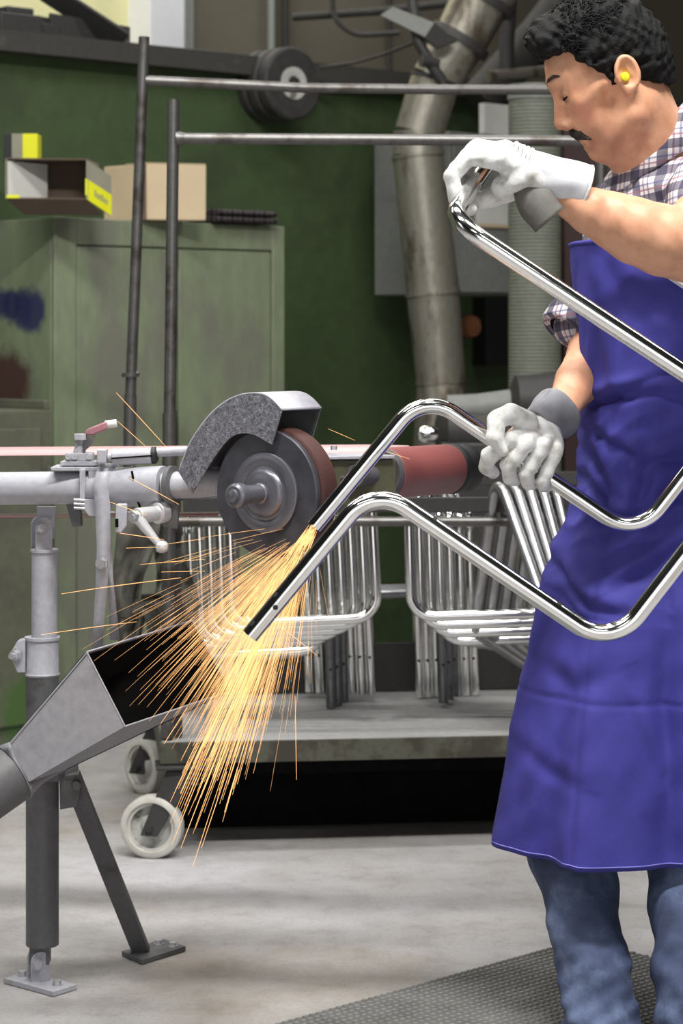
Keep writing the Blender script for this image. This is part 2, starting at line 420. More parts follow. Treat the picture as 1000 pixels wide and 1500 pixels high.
# tall green cabinet
TH = CAMH+(HOR-318)/F*7.15
TWD = 0.96
spots = [(TC+UZ*(CAMH+(HOR-(440+4*k))/F*7.3)-RN*(0.36-0.06*k), 0.045+0.006*k, rgb(38, 38, 84)) for k in range(5)]+[
         (TC+UZ*(CAMH+(HOR-565)/F*7.3)-RN*0.26, 0.12, rgb(70, 34, 38))]
M['tallgreen'] = worn('tall_cabinet_paint', rgb(126, 136, 110), rgb(116, 116, 106), 0.48, 3.0, 0.5, spots, stretch=(1, 1, 0.4), bump=0.06)
tc = thing('steel_cabinet', 'tall worn green two-door steel cabinet with cardboard boxes on top', 'cabinet', TC)
b = MB(); rbox(b, TC, 0, TWD, -0.45, -0.02, 0.0, TH); obj('body', b, M['tallgreen'], tc, 0.004)
b = MB(); rbox(b, TC, 0, 0.085, -0.02, 0, 0, TH); rbox(b, TC, TWD-0.055, TWD, -0.02, 0, 0, TH)
rbox(b, TC, 0.085, TWD-0.055, -0.02, 0, TH-0.085, TH); rbox(b, TC, 0.085, TWD-0.055, -0.02, 0, 0, 0.12); obj('front_frame', b, M['tallgreen'], tc, 0.003)
for (u0, u1) in ((0.09, 0.492), (0.502, TWD-0.06)):
    b = MB(); rbox(b, TC, u0, u1, -0.02, -0.004, 0.125, TH-0.09); dr = obj('door', b, M['tallgreen'], tc, 0.003)
b = MB(); rbox(b, TC, 0.47, 0.482, -0.004, 0.012, 0.85, 0.99); obj('handle', b, M['darksteel'], tc, 0.003)
b = MB(); rbox(b, TC, 0.484, 0.492, -0.004, 0.004, TH-0.14, TH-0.09-0.0); obj('latch', b, M['darksteel'], tc)

# low cabinet in front of it
LC = P(79, 0, 6.89); LC.z = 0; LH = CAMH-(600-HOR)/F*6.89
lc = thing('low_cabinet', 'low dull green steel cupboard with raised rim beside the tall cabinet', 'cabinet', LC-RU*0.35)
M['lowgreen'] = worn('low_cabinet_paint', rgb(98, 100, 84), rgb(86, 86, 78), 0.5, 4, 0.5, [(LC+UZ*0.1-RU*0.08, 0.12, rgb(70, 100, 50))], bump=0.06)
b = MB(); rbox(b, LC, -0.72, 0, -0.36, -0.015, 0, LH); obj('body', b, M['lowgreen'], lc, 0.004)
b = MB(); rbox(b, LC, -0.70, -0.045, -0.015, 0.0, 0.06, LH-0.055); obj('door', b, M['lowgreen'], lc, 0.004)
b = MB(); rbox(b, LC, -0.72, 0, -0.36, -0.345, LH, LH+0.028); rbox(b, LC, -0.02, 0, -0.345, -0.02, LH, LH+0.028); obj('rim', b, M['lowgreen'], lc, 0.003)
b = MB(); rbox(b, LC, -0.03, -0.018, -0.0, 0.012, 0.8, 0.84); obj('hinge', b, M['lowgreen'], lc, 0.003)
# a tool on the low cabinet
q = LC-RU*0.135-RN*0.15
tl = thing('hand_tool', 'dark and silver hand tool lying on the low green cupboard', 'tool', q+UZ*LH)
b = MB(); b.tube(fillet([q+UZ*(LH+0.008)-RU*0.14, q+UZ*(LH+0.05)-RU*0.06, q+UZ*(LH+0.016)+RU*0.01], 0.03), 0.010, 10); obj('handle', b, M['chrome_dull'], tl)
b = MB(); rbox(b, q, -0.05, 0.005, -0.02, 0.02, LH, LH+0.024); obj('head', b, M['black'], tl, 0.005)

# things on the tall cabinet -------------------------------------------------
TT = TH
# open carton: opening towards the viewer, overhanging the front edge
oc_d = 6.98
cA = P(8, 293, oc_d); cB = P(127, 293, oc_d+0.03)
ux = (cB-cA); ux.z = 0; ow = ux.length; ux.normalize(); uyv = V(-ux.y, ux.x, 0)
uyv = (V(0.34, 1.0, 0)).normalized()
oz0 = cA.z+0.004; oh = (293-235)/F*oc_d
oc = thing('open_carton', 'open carton with white flaps and yellow printed lower band on the tall cabinet', 'box', (cA+cB)/2)
def panel(mb, o, a, bb, th):
    n = a.cross(bb).normalized(); return mb.prism([o, o+a, o+a+bb, o+bb], n*th)
odp = 0.16
cA0 = V(cA.x, cA.y, oz0); uyv = V(0.10, 1.0, 0).normalized()
dv = uyv*odp; av = ux*ow; hz = UZ*oh
panel_b = MB(); panel(panel_b, cA0, av, dv, 0.004); obj('bottom', panel_b, M['card_in'], oc)
panel_b = MB(); panel(panel_b, cA0+hz, av, dv, 0.004); obj('top', panel_b, M['card_in'], oc)
panel_b = MB(); panel(panel_b, cA0+dv, av, hz, 0.004); obj('back', panel_b, M['card_in'], oc)
for s0 in (cA0, cA0+av):
    panel_b = MB(); panel(panel_b, s0, dv, hz, 0.004); obj('side', panel_b, M['kraft'], oc)
panel_b = MB(); panel(panel_b, cA0+ux*0.006+V(0, 0.002, 0.004), ux*(ow*0.42)+V(0, 0.12, 0.0), hz*0.92, 0.003); obj('inner_flap', panel_b, M['boxwhite'], oc)
panel_b = MB(); panel(panel_b, cA0+ux*0.004+V(0, -0.002, 0.002), ux*(ow*0.16), hz*0.08, 0.002); obj('flap_edge', panel_b, M['yellow'], oc)
# the printed end flap, swung outwards and sagging
fo = cA0+av; fa = P(163, 316, oc_d+0.10)-fo; fh = P(163, 258, oc_d+0.10)-P(163, 316, oc_d+0.10)
fn = fa.cross(hz).normalized(); fn = fn if fn.y < 0 else -fn
panel_b = MB(); panel_b.prism([fo, fo+fa, fo+fa+fh, fo+hz], -fn*0.003); ef = obj('end_flap', panel_b, M['kraft'], oc)
panel_b = MB(); panel_b.prism([fo+fn*0.0005, fo+fa+fn*0.0005, fo+fa+fh*0.52+fn*0.0005, fo+hz*0.52+fn*0.0005], fn*0.0008); obj('yellow_band', panel_b, M['yellow'], ef)
panel_b = MB(); panel_b.prism([fo+hz*0.1-ux*0.004-V(0,0.003,0), fo+hz*0.1+ux*0.002-V(0,0.003,0), fo+hz*0.52+ux*0.002-V(0,0.003,0), fo+hz*0.52-ux*0.004-V(0,0.003,0)], V(0,0.002,0)); obj('yellow_edge', panel_b, M['yellow'], ef)
for k in range(6):
    o_ = fo+fa*(0.30+0.095*k)+hz*0.20+fn*0.0014; panel_b = MB(); panel_b.prism([o_, o_+fa*0.06, o_+fa*0.06+hz*(0.13 if k % 3 else 0.18), o_+hz*(0.13 if k % 3 else 0.18)], fn*0.0006); obj('lettering', panel_b, M['kraft'], ef)
# lower flap folded down on to the cabinet
p1_ = V(cA0.x+0.05, cA0.y+0.06, TT+0.001); panel_b = MB(); panel_b.prism([cA0, cA0+av, p1_+av*0.98, p1_], V(0, 0.003, 0.001)); obj('lower_flap', panel_b, M['card_in'], oc)
# a block that carries the overhanging carton at the back
# smaller carton standing on the open one, at the back
sb = P(5, 235, oc_d+0.20)
b0 = V(sb.x, sb.y, oz0+oh+0.005)
sc_t = thing('small_carton', 'small grey and bright yellow carton standing on the open carton', 'box', b0)
sw = (55-5)/F*7.18; sh = (235-193)/F*7.18
for (x0, x1, mt, nm) in ((0, 0.24, 'black', 'dark_end'), (0.24, 0.56, 'kraft', 'grey_panel'), (0.56, 1.0, 'yellow', 'yellow_panel')):
    b = MB(); b.box(b0+V(sw*(x0+x1)/2, 0.045, sh/2), (sw*(x1-x0), 0.09, sh)); obj(nm, b, M[mt], sc_t, 0.001)
# brown box of two faces
bb0 = P(226, 0, 7.42); bb0.z = TT+0.002
bx = thing('cardboard_box', 'plain brown cardboard box on the tall cabinet behind the steel posts', 'box', bb0)
bh = (322-241)/F*7.45
e1 = (P(152, 0, 7.50)-P(215, 0, 7.36)); e1.z = 0; e2 = (P(302, 0, 7.42)-P(215, 0, 7.36)); e2.z = 0
p0 = P(215, 0, 7.36); p0.z = TT+0.002
b = MB(); b.prism([p0, p0+e2, p0+e2+e1*1.0, p0+e1], UZ*bh); obj('body', b, M['card'], bx, 0.003)
b = MB(); n_ = V(e1.y, -e1.x, 0).normalized()*-1
b.bar(p0+UZ*0.0+e1*0.04-V(0,0.003,0), p0+UZ*bh+e1*0.04-V(0,0.003,0), 0.012, 0.002); obj('corner_tape', b, M['card_in'], bx)
b = MB(); b.prism([p0+UZ*(bh+0.001), p0+e2*0.99+UZ*(bh+0.001), p0+e2*0.99+e1*0.5+UZ*(bh+0.001), p0+e1*0.5+UZ*(bh+0.001)], UZ*0.003); obj('top_flap', b, M['card'], bx)
# folded checked cloth
t = NT('checked_wool'); v = t.pos(True, (1, 1, 1))
wv = t.n('ShaderNodeTexWave'); wv.inputs['Scale'].default_value = 9; wv.bands_direction = 'X'; t.l(v, wv.inputs['Vector'])
c = t.ramp(wv.outputs['Fac'], [(0.25, rgb(56, 48, 52)), (0.5, rgb(92, 82, 84)), (0.75, rgb(40, 34, 38))]); M['checked'] = t.set(c, 0.95)
fb = P(368, 0, 7.62); fb.z = TT
fc = thing('folded_blanket', 'folded dark checked blanket on the tall cabinet top', 'blanket', fb)
for k, (dw, zz) in enumerate(((0.132, 0.004), (0.126, 0.027))):
    b = MB(); pts = []
    for j in range(24):
        q_ = 2*PI*j/24; pts.append(fb+RN*(-0.10+0.09*math.copysign(abs(math.cos(q_))**0.4, math.cos(q_)))-RU*dw+UZ*(zz+0.011+0.011*math.copysign(abs(math.sin(q_))**0.7, math.sin(q_))))
    b.prism(pts, RU*dw*2); obj('fold', b, M['checked'], fc, 0.003)

# scrap on the wall ledge ------------------------------------------------------
LZ = WALLTOP+0.066
def led(px, off=0.0): q_ = onwall(px, -0.10+off); q_.z = LZ; return q_
q = led(18); b = MB(); rbox(b, q, -0.10, 0.07, -0.08, 0.08, 0, 0.075); rbox(b, q, -0.06, 0.05, -0.05, 0.06, 0.075, 0.10)
tag(obj('steel_block', b, M['junk'], None, 0.006, loc=q), 'dark stepped steel block at the end of the wall ledge', 'scrap')
q = led(56); b = MB(); rbox(b, q, -0.035, 0.05, -0.08, 0.06, 0, 0.055)
tag(obj('steel_offcut', b, M['junk'], None, 0.004, loc=q), 'small dark steel offcut on the ledge between larger scrap', 'scrap')
q = led(118); b = MB()
o_ = q+UZ*0.0; ax_ = (RU*1.0+UZ*-0.05).normalized(); 
cs = [(-0.05, 0), (0.05, 0), (0.05, 0.085), (0.035, 0.085), (0.035, 0.018), (-0.035, 0.018), (-0.035, 0.085), (-0.05, 0.085)]
b.prism([o_-ax_*0.16+RN*(-a_)+UZ*c_ for a_, c_ in cs], ax_*0.34)
tag(obj('steel_channel', b, M['junk'], None, 0.002, loc=q), 'dark open steel channel section lying along the wall ledge', 'scrap')
q = led(130, 0.04); b = MB(); s_ = P(66, -14, q.y-0.05); e_ = P(182, 62, q.y-0.02)
b.bar(s_, e_, 0.10, 0.012, V(0.1, -0.8, 0.75)); b.bar(s_+V(0,0.05,-0.01), e_+V(0,0.06,-0.01), 0.02, 0.05, V(0.1,-0.8,0.75))
tag(obj('steel_plate', b, M['junk'], None, 0.002, loc=e_), 'long dark steel plate leaning diagonally over the scrap channel', 'scrap')
q = led(250, 0.02); b = MB(); b.tube([led(165, 0.05)+UZ*0.012, led(230, 0.05)+UZ*0.010, led(330, 0.06)+UZ*0.012], 0.010, 8)
tag(obj('iron_rod', b, M['junk'], None, loc=q), 'thin dark iron rod lying along the wall ledge', 'scrap')

# rubber wheels hanging on the wall -------------------------------------------
wc = onwall(430, 0.0); wd = wc.y
wcen = P(430, 122, wd-0.22); PGL = (wcen-W0).dot(RN)-0.002
br = thing('wheel_peg', 'dark steel peg on the green wall carrying rubber wheels', 'bracket', wcen-RN*0.3)
b = MB(); b.cyl(wcen-RN*PGL, wcen+RN*0.012, 0.022, n=16); obj('peg', b, M['darksteel'], br)
b = MB(); rbox(b, wcen-RN*PGL, -0.05, 0.05, 0.0, 0.02, -0.12, 0.06); obj('plate', b, M['darksteel'], br, 0.003)
Rw = 54/F*wcen.y
for i, (off, lab) in enumerate(((0.0, 'black rubber wheel with pale metal hub on the wall peg'), (-0.062, 'middle black rubber wheel behind the one with the pale hub'), (-0.124, 'innermost black rubber wheel on the peg against the green wall'))):
    r_ = thing('rubber_roller', lab, 'wheel', wcen+RN*off, 'rubber wheels on the wall peg')
    b = MB(); R_ = Rw*(1, 1.0, 1.0)[i]
    b.lathe(wcen+RN*(off-0.05), RN, [(0.004, 0.05), (0.0, R_*0.9), (0.008, R_), (0.042, R_), (0.05, R_*0.93), (0.05, R_*0.55), (0.046, 0.048), (0.004, 0.048)], 40, cap=False); obj('tyre', b, M['rubber'], r_)
    b = MB(); b.lathe(wcen+RN*(off-0.048), RN, [(0, 0.026), (0, 0.060), (0.052, 0.060), (0.052, 0.030), (0.05, 0.026), (0, 0.026)], 32, cap=False); obj('hub', b, M['castdisc'] if i == 0 else M['rubber'], r_)

# extraction duct ---------------------------------------------------------------
DD = 8.0
du = thing('extraction_duct', 'stained galvanised extraction duct with riveted elbows rising along the wall', 'duct', V(P(650, 0, DD).x, DD, 0))
pts = [(652, 640), (646, 560), (634, 430), (612, 228), (613, 196), (637, 118), (674, 58), (706, -2), (760, -90), (800, -220), (805, -600), (806, -1000)]
rr = [47, 36, 39, 37.5, 36, 36, 40, 44, 46, 46, 46, 46]
for i in range(len(pts)-1):
    a = P(*pts[i], DD); c_ = P(*pts[i+1], DD); r0 = rr[i]/F*DD; r1 = rr[i+1]/F*DD
    b = MB(); b.cyl(a, c_, r0, r1, 28, True); obj('duct_section', b, M['duct'], du)
    b = MB(); d_ = (c_-a).normalized(); b.lathe(c_-d_*0.006, d_, [(0, r1), (0, r1*1.05), (0.012, r1*1.05), (0.012, r1)], 28, cap=False); obj('seam_ring', b, M['duct'] if i < 4 else M['darksteel'], du)
    if i in (5, 6):
        b = MB(); b.lathe(c_-d_*0.02, d_, [(0, r1), (0, r1*1.17), (0.03, r1*1.17), (0.03, r1)], 28, cap=False); obj('flange', b, M['darksteel'], du)
b = MB(); b.tube([P(600, -20, 7.9), P(612, 60, 7.85), P(628, 90, 7.84), P(648, 120, 7.86)], 0.02, 10); obj('clamp_arm', b, M['darksteel'], du)
b = MB(); b.lathe(V(P(652, 0, DD).x, DD, 0), UZ, [(0, 0.17), (0.02, 0.17), (0.03, 0.12), (P(652, 640, DD).z, 0.115)], 24); obj('duct_foot', b, M['duct'], du)
# damper plate and brackets by the duct
dp = thing('damper_plate', 'dark grey tilted damper plate on a black bracket beside the duct', 'plate', P(600, 38, 7.75))
b = MB(); b.prism([P(557, 22, 7.8), P(575, 10, 7.8), P(636, 33, 7.8), P(622, 54, 7.8)], V(0.01, 0.02, -0.004)); obj('plate', b, M['boxgrey'], dp)
b = MB(); b.prism([P(620, 55, 7.8), P(636, 32, 7.8), P(668, 60, 7.82), P(640, 70, 7.82)], V(0, 0.05, 0)); b.cyl(P(617, 88, 7.82), P(640, 94, 7.85), 0.022, n=12); obj('bracket', b, M['darksteel'], dp)
# pipes and cables under the upper wall
PDp = onwall(430, -0.9).y
for nm, lab, pth, r_, mt in (
    ('conduit_pipe', 'thick dark conduit pipe crossing the upper grey wall', [P(428, 25, PDp), P(560, 16, PDp), P(700, 0, PDp)], 0.018, 'ledge'),
    ('drop_cable', 'dark cable dropping from the conduit and bending along the wall', fillet([P(486, -20, PDp-0.1), P(487, 28, PDp-0.1), P(520, 52, PDp-0.1), P(585, 48, PDp-0.1)], 0.12), 0.012, 'ledge'),
    ('sagging_cable', 'thin sagging cable strung from the rubber wheels to the duct', [P(470, 99, 8.3), P(520, 92, 8.2), P(560, 80, 8.1), P(610, 61, 7.95)], 0.006, 'ledge'),
    ('ceiling_pipe', 'brown stained pipe running behind the worker and the duct', [P(715, 112, 8.6), P(800, 104, 8.8), P(900, 96, 9.0)], 0.022, 'duct'),
    ('riser_pipe', 'dark vertical pipe rising behind the duct elbow', [P(742, 130, 8.7), P(742, 60, 8.7), P(748, -30, 8.7), P(749, -940, 8.7)], 0.03, 'darksteel'),
    ('dark_duct', 'large dark sooty pipe behind the galvanised duct', [P(700, 150, 8.9), P(790, 50, 9.0), P(850, -30, 9.0), P(870, -200, 9.0), P(872, -880, 9.0)], 0.085, 'ledge')):
    b = MB(); b.tube(pth, r_, 12); o = obj(nm, b, M[mt], None, loc=pth[0]); tag(o, lab, 'pipe' if 'pipe' in nm or 'duct' in nm else 'cable')

# switch cabinet
SB = P(662, 0, 8.25); SB.z = 0
z0 = CAMH-(0-(HOR-431))/F*8.25*1.0; z1 = CAMH+(HOR-192)/F*8.25
z0 = CAMH+(HOR-431)/F*8.25
sw_t = thing('switch_cabinet', 'grey steel switch cabinet mounted on the green wall behind the duct', 'cabinet', SB+UZ*z0)
b = MB(); rbox(b, SB, 0, 0.31, -0.42, -0.012, z0, z1); obj('body', b, M['boxgrey'], sw_t, 0.004)
b = MB(); rbox(b, SB, 0.008, 0.302, -0.012, 0, z0+0.008, z1-0.008); obj('door', b, M['boxgrey'], sw_t, 0.003)
b = MB(); zc = CAMH+(HOR-303)/F*8.3; rbox(b, SB, 0.12, 0.29, 0, 0.006, zc-0.06, zc+0.06); pl = obj('sign_plate', b, M['boxwhite'], sw_t, 0.001)
b = MB(); rbox(b, SB, 0.12, 0.29, 0, 0.008, zc-0.072, zc-0.06); obj('plate_strip', b, M['card'], pl)
b = MB(); rbox(b, SB, 0.17, 0.31, -0.03, 0.0, z1, z1+0.115)
tag(obj('pale_board', b, M['boxwhite'], None, 0.002, loc=SB+UZ*z1), 'pale splashed board standing on the grey switch cabinet', 'board')
wv_ = onwall(690, 0.0)
vt = thing('valve', 'dark wall valve with a rusty orange cap below the switch cabinet', 'valve', P(688, 480, wv_.y-0.15))
b = MB(); vc = P(686, 478, wv_.y-0.2); b.cyl(vc-RN*((vc-W0).dot(RN)-0.002), vc, 0.05, n=20); b.box(vc-RN*0.1-UZ*0.08, (0.10, 0.10, 0.16)); obj('valve_body', b, M['darksteel'], vt, 0.005)
b = MB(); b.cyl(vc, vc+RN*0.03, 0.045, 0.04, n=20); obj('cap', b, simple('rust_orange', rgb(150, 96, 66), 0.6), vt)
q = onwall(742, 0.0); b = MB(); rbox(b, V(q.x, q.y, 0), -0.20, 0.02, 0, 0.08, CAMH+(HOR-535)/F*q.y, CAMH+(HOR-436)/F*q.y)
tag(obj('black_panel', b, M['black'], None, 0.003, loc=q), 'black junction box on the green wall under the switch cabinet', 'panel')
# ribbed flexible hose column
RH = 7.7
rh = thing('ribbed_hose', 'thick grey ribbed suction hose hanging upright behind the worker', 'hose', V(P(783, 0, RH).x, RH, 0))
rm = 38/F*RH; prof = []; zt = P(783, 138, RH).z; z = 0.25; k = 0
while z < zt:
    prof += [(z, rm), (z+0.005, rm*1.03), (z+0.009, rm)]; z += 0.0125
b = MB(); b.lathe(V(P(783, 0, RH).x, RH, 0), UZ, prof, 32); 
M['hose'] = worn('grey_hose', rgb(112, 116, 104), rgb(88, 92, 82), 0.55, 5, 0.6); obj('hose', b, M['hose'], rh)
b = MB(); hx = V(P(783, 0, RH).x, RH, 0); b.lathe(hx, UZ, [(0, rm*1.2), (0.02, rm*1.2), (0.03, rm*0.95), (0.26, rm*0.95)], 32); obj('floor_socket', b, M['darksteel'], rh)
b = MB(); b.lathe(hx+UZ*(zt-0.02), UZ, [(0, rm*1.06), (0.05, rm*1.06), (0.05, rm)], 32); obj('collar', b, M['boxgrey'], rh)
q = P(858, 0, 8.6); b = MB(); b.box(V(q.x, 8.6, 1.3), (0.19, 0.19, 2.6)); b.box(V(q.x, 8.6, 0.01), (0.3, 0.3, 0.02))
tag(obj('steel_column', b, M['maroon'], None, 0.006, loc=V(q.x, 8.6, 0)), 'dark maroon steel column behind the ribbed hose', 'column')

# bench motor behind the drum
md = 7.0; mb0 = V(P(690, 0, md).x, md, 0)
mo = thing('bench_motor', 'dark buffing motor with a chrome knob on a pedestal below the duct', 'motor', mb0)
b = MB(); b.lathe(P(640, 633, md), V(1, 0.15, 0), [(0, 0.05), (0.02, 0.085), (0.30, 0.09), (0.33, 0.06), (0.36, 0.05)], 28); obj('motor_body', b, M['darksteel'], mo)
b = MB(); b.box(V(mb0.x, md, P(0, 690, md).z/2), (0.26, 0.22, P(0, 690, md).z)); b.box(V(mb0.x, md, 0.02), (0.36, 0.32, 0.04)); b.box(P(690, 668, md), (0.2, 0.16, 0.09)); obj('pedestal', b, M['darksteel'], mo, 0.008)
b = MB(); b.lathe(P(640, 636, md-0.09), V(-1, -0.1, 0), [(0, 0.018), (0.012, 0.026), (0.045, 0.026), (0.058, 0.017), (0.06, 0.0)], 24, cap=False); obj('knob', b, M['chrome'], mo)
b = MB(); b.tube(fillet([P(655, 600, md), P(700, 598, md), P(760, 590, md), P(830, 575, md)], 0.05), 0.045, 16); obj('shaft_housing', b, M['boxgrey'], mo)
b = MB(); b.lathe(P(745, 590, md-0.01), V(1, 0.1, 0), [(0, 0.03), (0.02, 0.085), (0.16, 0.095), (0.2, 0.06)], 28); obj('end_bell', b, M['darksteel'], mo)

# ------------------------------------------------------------------ trolley
CA = math.radians(6.5); CU = V(math.cos(CA), math.sin(CA), 0); CV = V(-math.sin(CA)*1.1, math.cos(CA), 0).normalized()
CU = V(math.cos(CA), math.sin(CA), 0); CV = V(-CU.y, CU.x, 0)
C0 = P(234, 0, 5.36); C0.z = 0          # front left corner on the ground
CL, CD = 1.10, 0.72
DZ = CAMH-(1088-HOR)/F*5.36             # deck top
CAX = (CU, CV, UZ)
def cbox(mb, u0, u1, v0, v1, z0, z1): return mb.box(C0+CU*((u0+u1)/2)+CV*((v0+v1)/2)+UZ*((z0+z1)/2), (abs(u1-u0), abs(v1-v0), abs(z1-z0)), CAX)
def cp_(u, v, z): return C0+CU*u+CV*v+UZ*z
tr = thing('trolley', 'steel workshop trolley with a dusty deck, rails and tall tube posts', 'trolley', cp_(CL/2, CD/2, 0))
b = MB(); cbox(b, 0.004, CL-0.004, 0.004, CD-0.004, DZ-0.012, DZ-0.004); obj('deck', b, M['deck'], tr, 0.002)
for (u0, u1, v0, v1) in ((0, CL, 0, 0.006), (0, CL, CD-0.006, CD), (0, 0.006, 0.006, CD-0.006), (CL-0.006, CL, 0.006, CD-0.006)):
    b = MB(); cbox(b, u0, u1, v0, v1, DZ-0.052, DZ); obj('side_rail', b, M['trolley'], tr, 0.0015)
b = MB(); cbox(b, 0.006, CL-0.006, 0.006, 0.035, DZ-0.052, DZ-0.046); obj('lower_flange', b, M['trolley'], tr)
b = MB(); cbox(b, 0.03, CL-0.03, 0.05, CD-0.05, DZ-0.09, DZ-0.02); obj('underframe', b, M['soot_shade'], tr)
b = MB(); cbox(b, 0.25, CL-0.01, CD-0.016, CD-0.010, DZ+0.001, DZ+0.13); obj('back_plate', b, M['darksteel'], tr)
b = MB(); cbox(b, 0.05, CL-0.05, 0.25, 0.26, 0.012, DZ-0.02); cbox(b, 0.05, CL-0.05, 0.30, CD-0.09, DZ-0.13, DZ-0.12); obj('added_shade_plate', b, M['soot_shade'], tr)  # dark plate added to stand in for the shade under the deck
for (u, v, sw) in ((0.02, 0.05, 0.5), (0.02, CD-0.02, 0.9), (CL-0.08, 0.05, 0.2), (CL-0.08, CD-0.02, 1.2)):
    Rr = 0.074; ce = cp_(u-0.03, v-0.0, Rr)
    if u < 0.5 and v < 0.5: ce = P(223, 1206, 5.36); ce.z = Rr
    if u < 0.5 and v > 0.5: ce = P(213, 0, 6.1); ce.z = Rr
    a_ = V(-math.sin(sw*0.35)*0.9, -1, 0).normalized() if v < 0.5 else V(-0.75, -0.65, 0).normalized()
    top = ce+V(0.05, 0.02, 0)
    b = MB(); s_ = a_.cross(UZ)
    zpl = DZ-0.062
    b.box(V(top.x+0.03, top.y+0.01, zpl+0.004), (0.15, 0.10, 0.008), CAX)
    b.box(V(top.x+0.02, top.y+0.01, zpl-0.02), (0.075, 0.07, 0.04), CAX)
    for sg in (-1, 1):
        o_ = a_*(0.026*sg)
        b.prism([ce+o_+s_*0.0+V(-0.022, 0, -0.016), ce+o_+V(0.018, 0, -0.02), V(top.x+0.060, top.y, zpl-0.004)+o_, V(top.x-0.012, top.y, zpl-0.004)+o_], a_*0.005)
    ca = obj('caster', b, M['darksteel'], tr, 0.0015)
    b = MB(); b.lathe(ce-a_*0.02, a_, [(0, 0.050), (0.0, Rr*0.93), (0.004, Rr), (0.036, Rr), (0.04, Rr*0.93), (0.04, Rr*0.80), (0.034, Rr*0.78), (0.034, 0.05)], 44, cap=False); obj('tyre', b, M['tyre'], ca)
    b = MB(); b.lathe(ce-a_*0.02, a_, [(0.006, 0.0), (0.006, Rr*0.80), (0.034, Rr*0.80), (0.022, Rr*0.70), (0.018, Rr*0.40), (0.030, Rr*0.28), (0.034, 0.0)], 40, cap=False); obj('wheel_disc', b, M['castdisc'], ca)
    b = MB(); b.cyl(ce-a_*0.035, ce+a_*0.036, 0.009, n=10); obj('axle_bolt', b, M['darksteel'], ca)
# posts and hoops
dB = 5.42
pB0 = P(245, 0, dB); pB0.z = DZ; pB1 = P(248, 605, dB); pB2 = P(254, 146, dB)
b = MB(); b.tube([pB0, pB1], 0.0165, 18); obj('post_socket', b, M['rawtube'], tr)
b = MB(); b.tube([pB1-UZ*0.03, P(250, 500, dB), pB2], 0.0145, 18); obj('post', b, M['rawtube'], tr)
dA = 5.98
pA0 = P(188, 0, dA); pA0.z = DZ; pA1 = P(191, 578, dA); pA2 = P(211, 54, dA)
pA0 = P(184, 1000, dA); 
b = MB(); b.tube([pA0, P(190, 620, dA), pA1], 0.0165, 18); obj('post_socket', b, M['rawtube'], tr)
b = MB(); b.tube([pA1, P(199, 380, dA), pA2], 0.0145, 18); obj('post', b, M['rawtube'], tr)
b = MB(); b.lathe(P(191, 549, dA), UZ, [(-0.005, 0.015), (-0.005, 0.024), (0.005, 0.024), (0.005, 0.015)], 18, cap=False); b.cyl(P(178, 550, dA), P(203, 547, dA), 0.005, n=8); obj('clamp_ring', b, M['rawtube'], tr)
xB = P(900, 207, 5.50); xA = P(880, 132, 6.18)
b = MB(); b.tube([P(258, 203, dB), P(560, 204.5, 5.46), xB], 0.0135, 16); obj('cross_bar', b, M['rawtube'], tr)
b = MB(); b.lathe(P(258, 203, dB), V(1,0,0), [(0, 0.019), (0.010, 0.017), (0.02, 0.0135)], 14, cap=False); obj('weld', b, M['rawtube'], tr)
b = MB(); b.tube([P(213, 118, dA), P(450, 129, 6.05), P(640, 131, 6.1), xA], 0.0135, 16); obj('cross_bar', b, M['rawtube'], tr)
b = MB(); b.tube([V(xB.x, xB.y, DZ), xB+UZ*0.1], 0.0145, 16); obj('post', b, M['rawtube'], tr)
b = MB(); b.tube([V(xA.x, xA.y, DZ), xA+UZ*0.1], 0.0145, 16); obj('post', b, M['rawtube'], tr)
# rails that carry the frames
dR = 5.40
b = MB(); b.bar(P(268, 740, dR), P(905, 739, dR+0.09), 0.037, 0.008, UZ); obj('flat_rail', b, M['darksteel'], tr, 0.002)
b = MB(); b.tube([P(258, 764, dR), P(905, 764, dR+0.09)], 0.012, 14); obj('round_rail', b, M['rawtube'], tr)
b = MB(); b.tube([P(262, 727, dR+0.03), P(330, 727, dR+0.04)], 0.010, 12); obj('stub_rail', b, M['rawtube'], tr)
b = MB(); b.bar(P(560, 702, 6.05), P(900, 700, 6.1), 0.036, 0.008, UZ); obj('rear_rail', b, M['darksteel'], tr, 0.002)
b = MB(); b.bar(V(P(258, 0, dR).x, dR+0.05, DZ), P(258, 720, dR+0.05), 0.022, 0.022, V(1,0,0)); obj('rail_upright', b, M['darksteel'], tr, 0.002)
b = MB(); b.bar(V(xB.x-0.03, xB.y-0.02, DZ), V(xB.x-0.03, xB.y-0.02, P(0, 720, dR).z), 0.03, 0.03, V(1,0,0)); obj('rail_upright', b, M['darksteel'], tr, 0.002)

b = MB(); b.tube([P(250, 752, 5.40), P(225, 752, 5.31), P(160, 753, 5.28)], 0.006, 8); obj('hook_bar', b, M['rawtube'], tr)

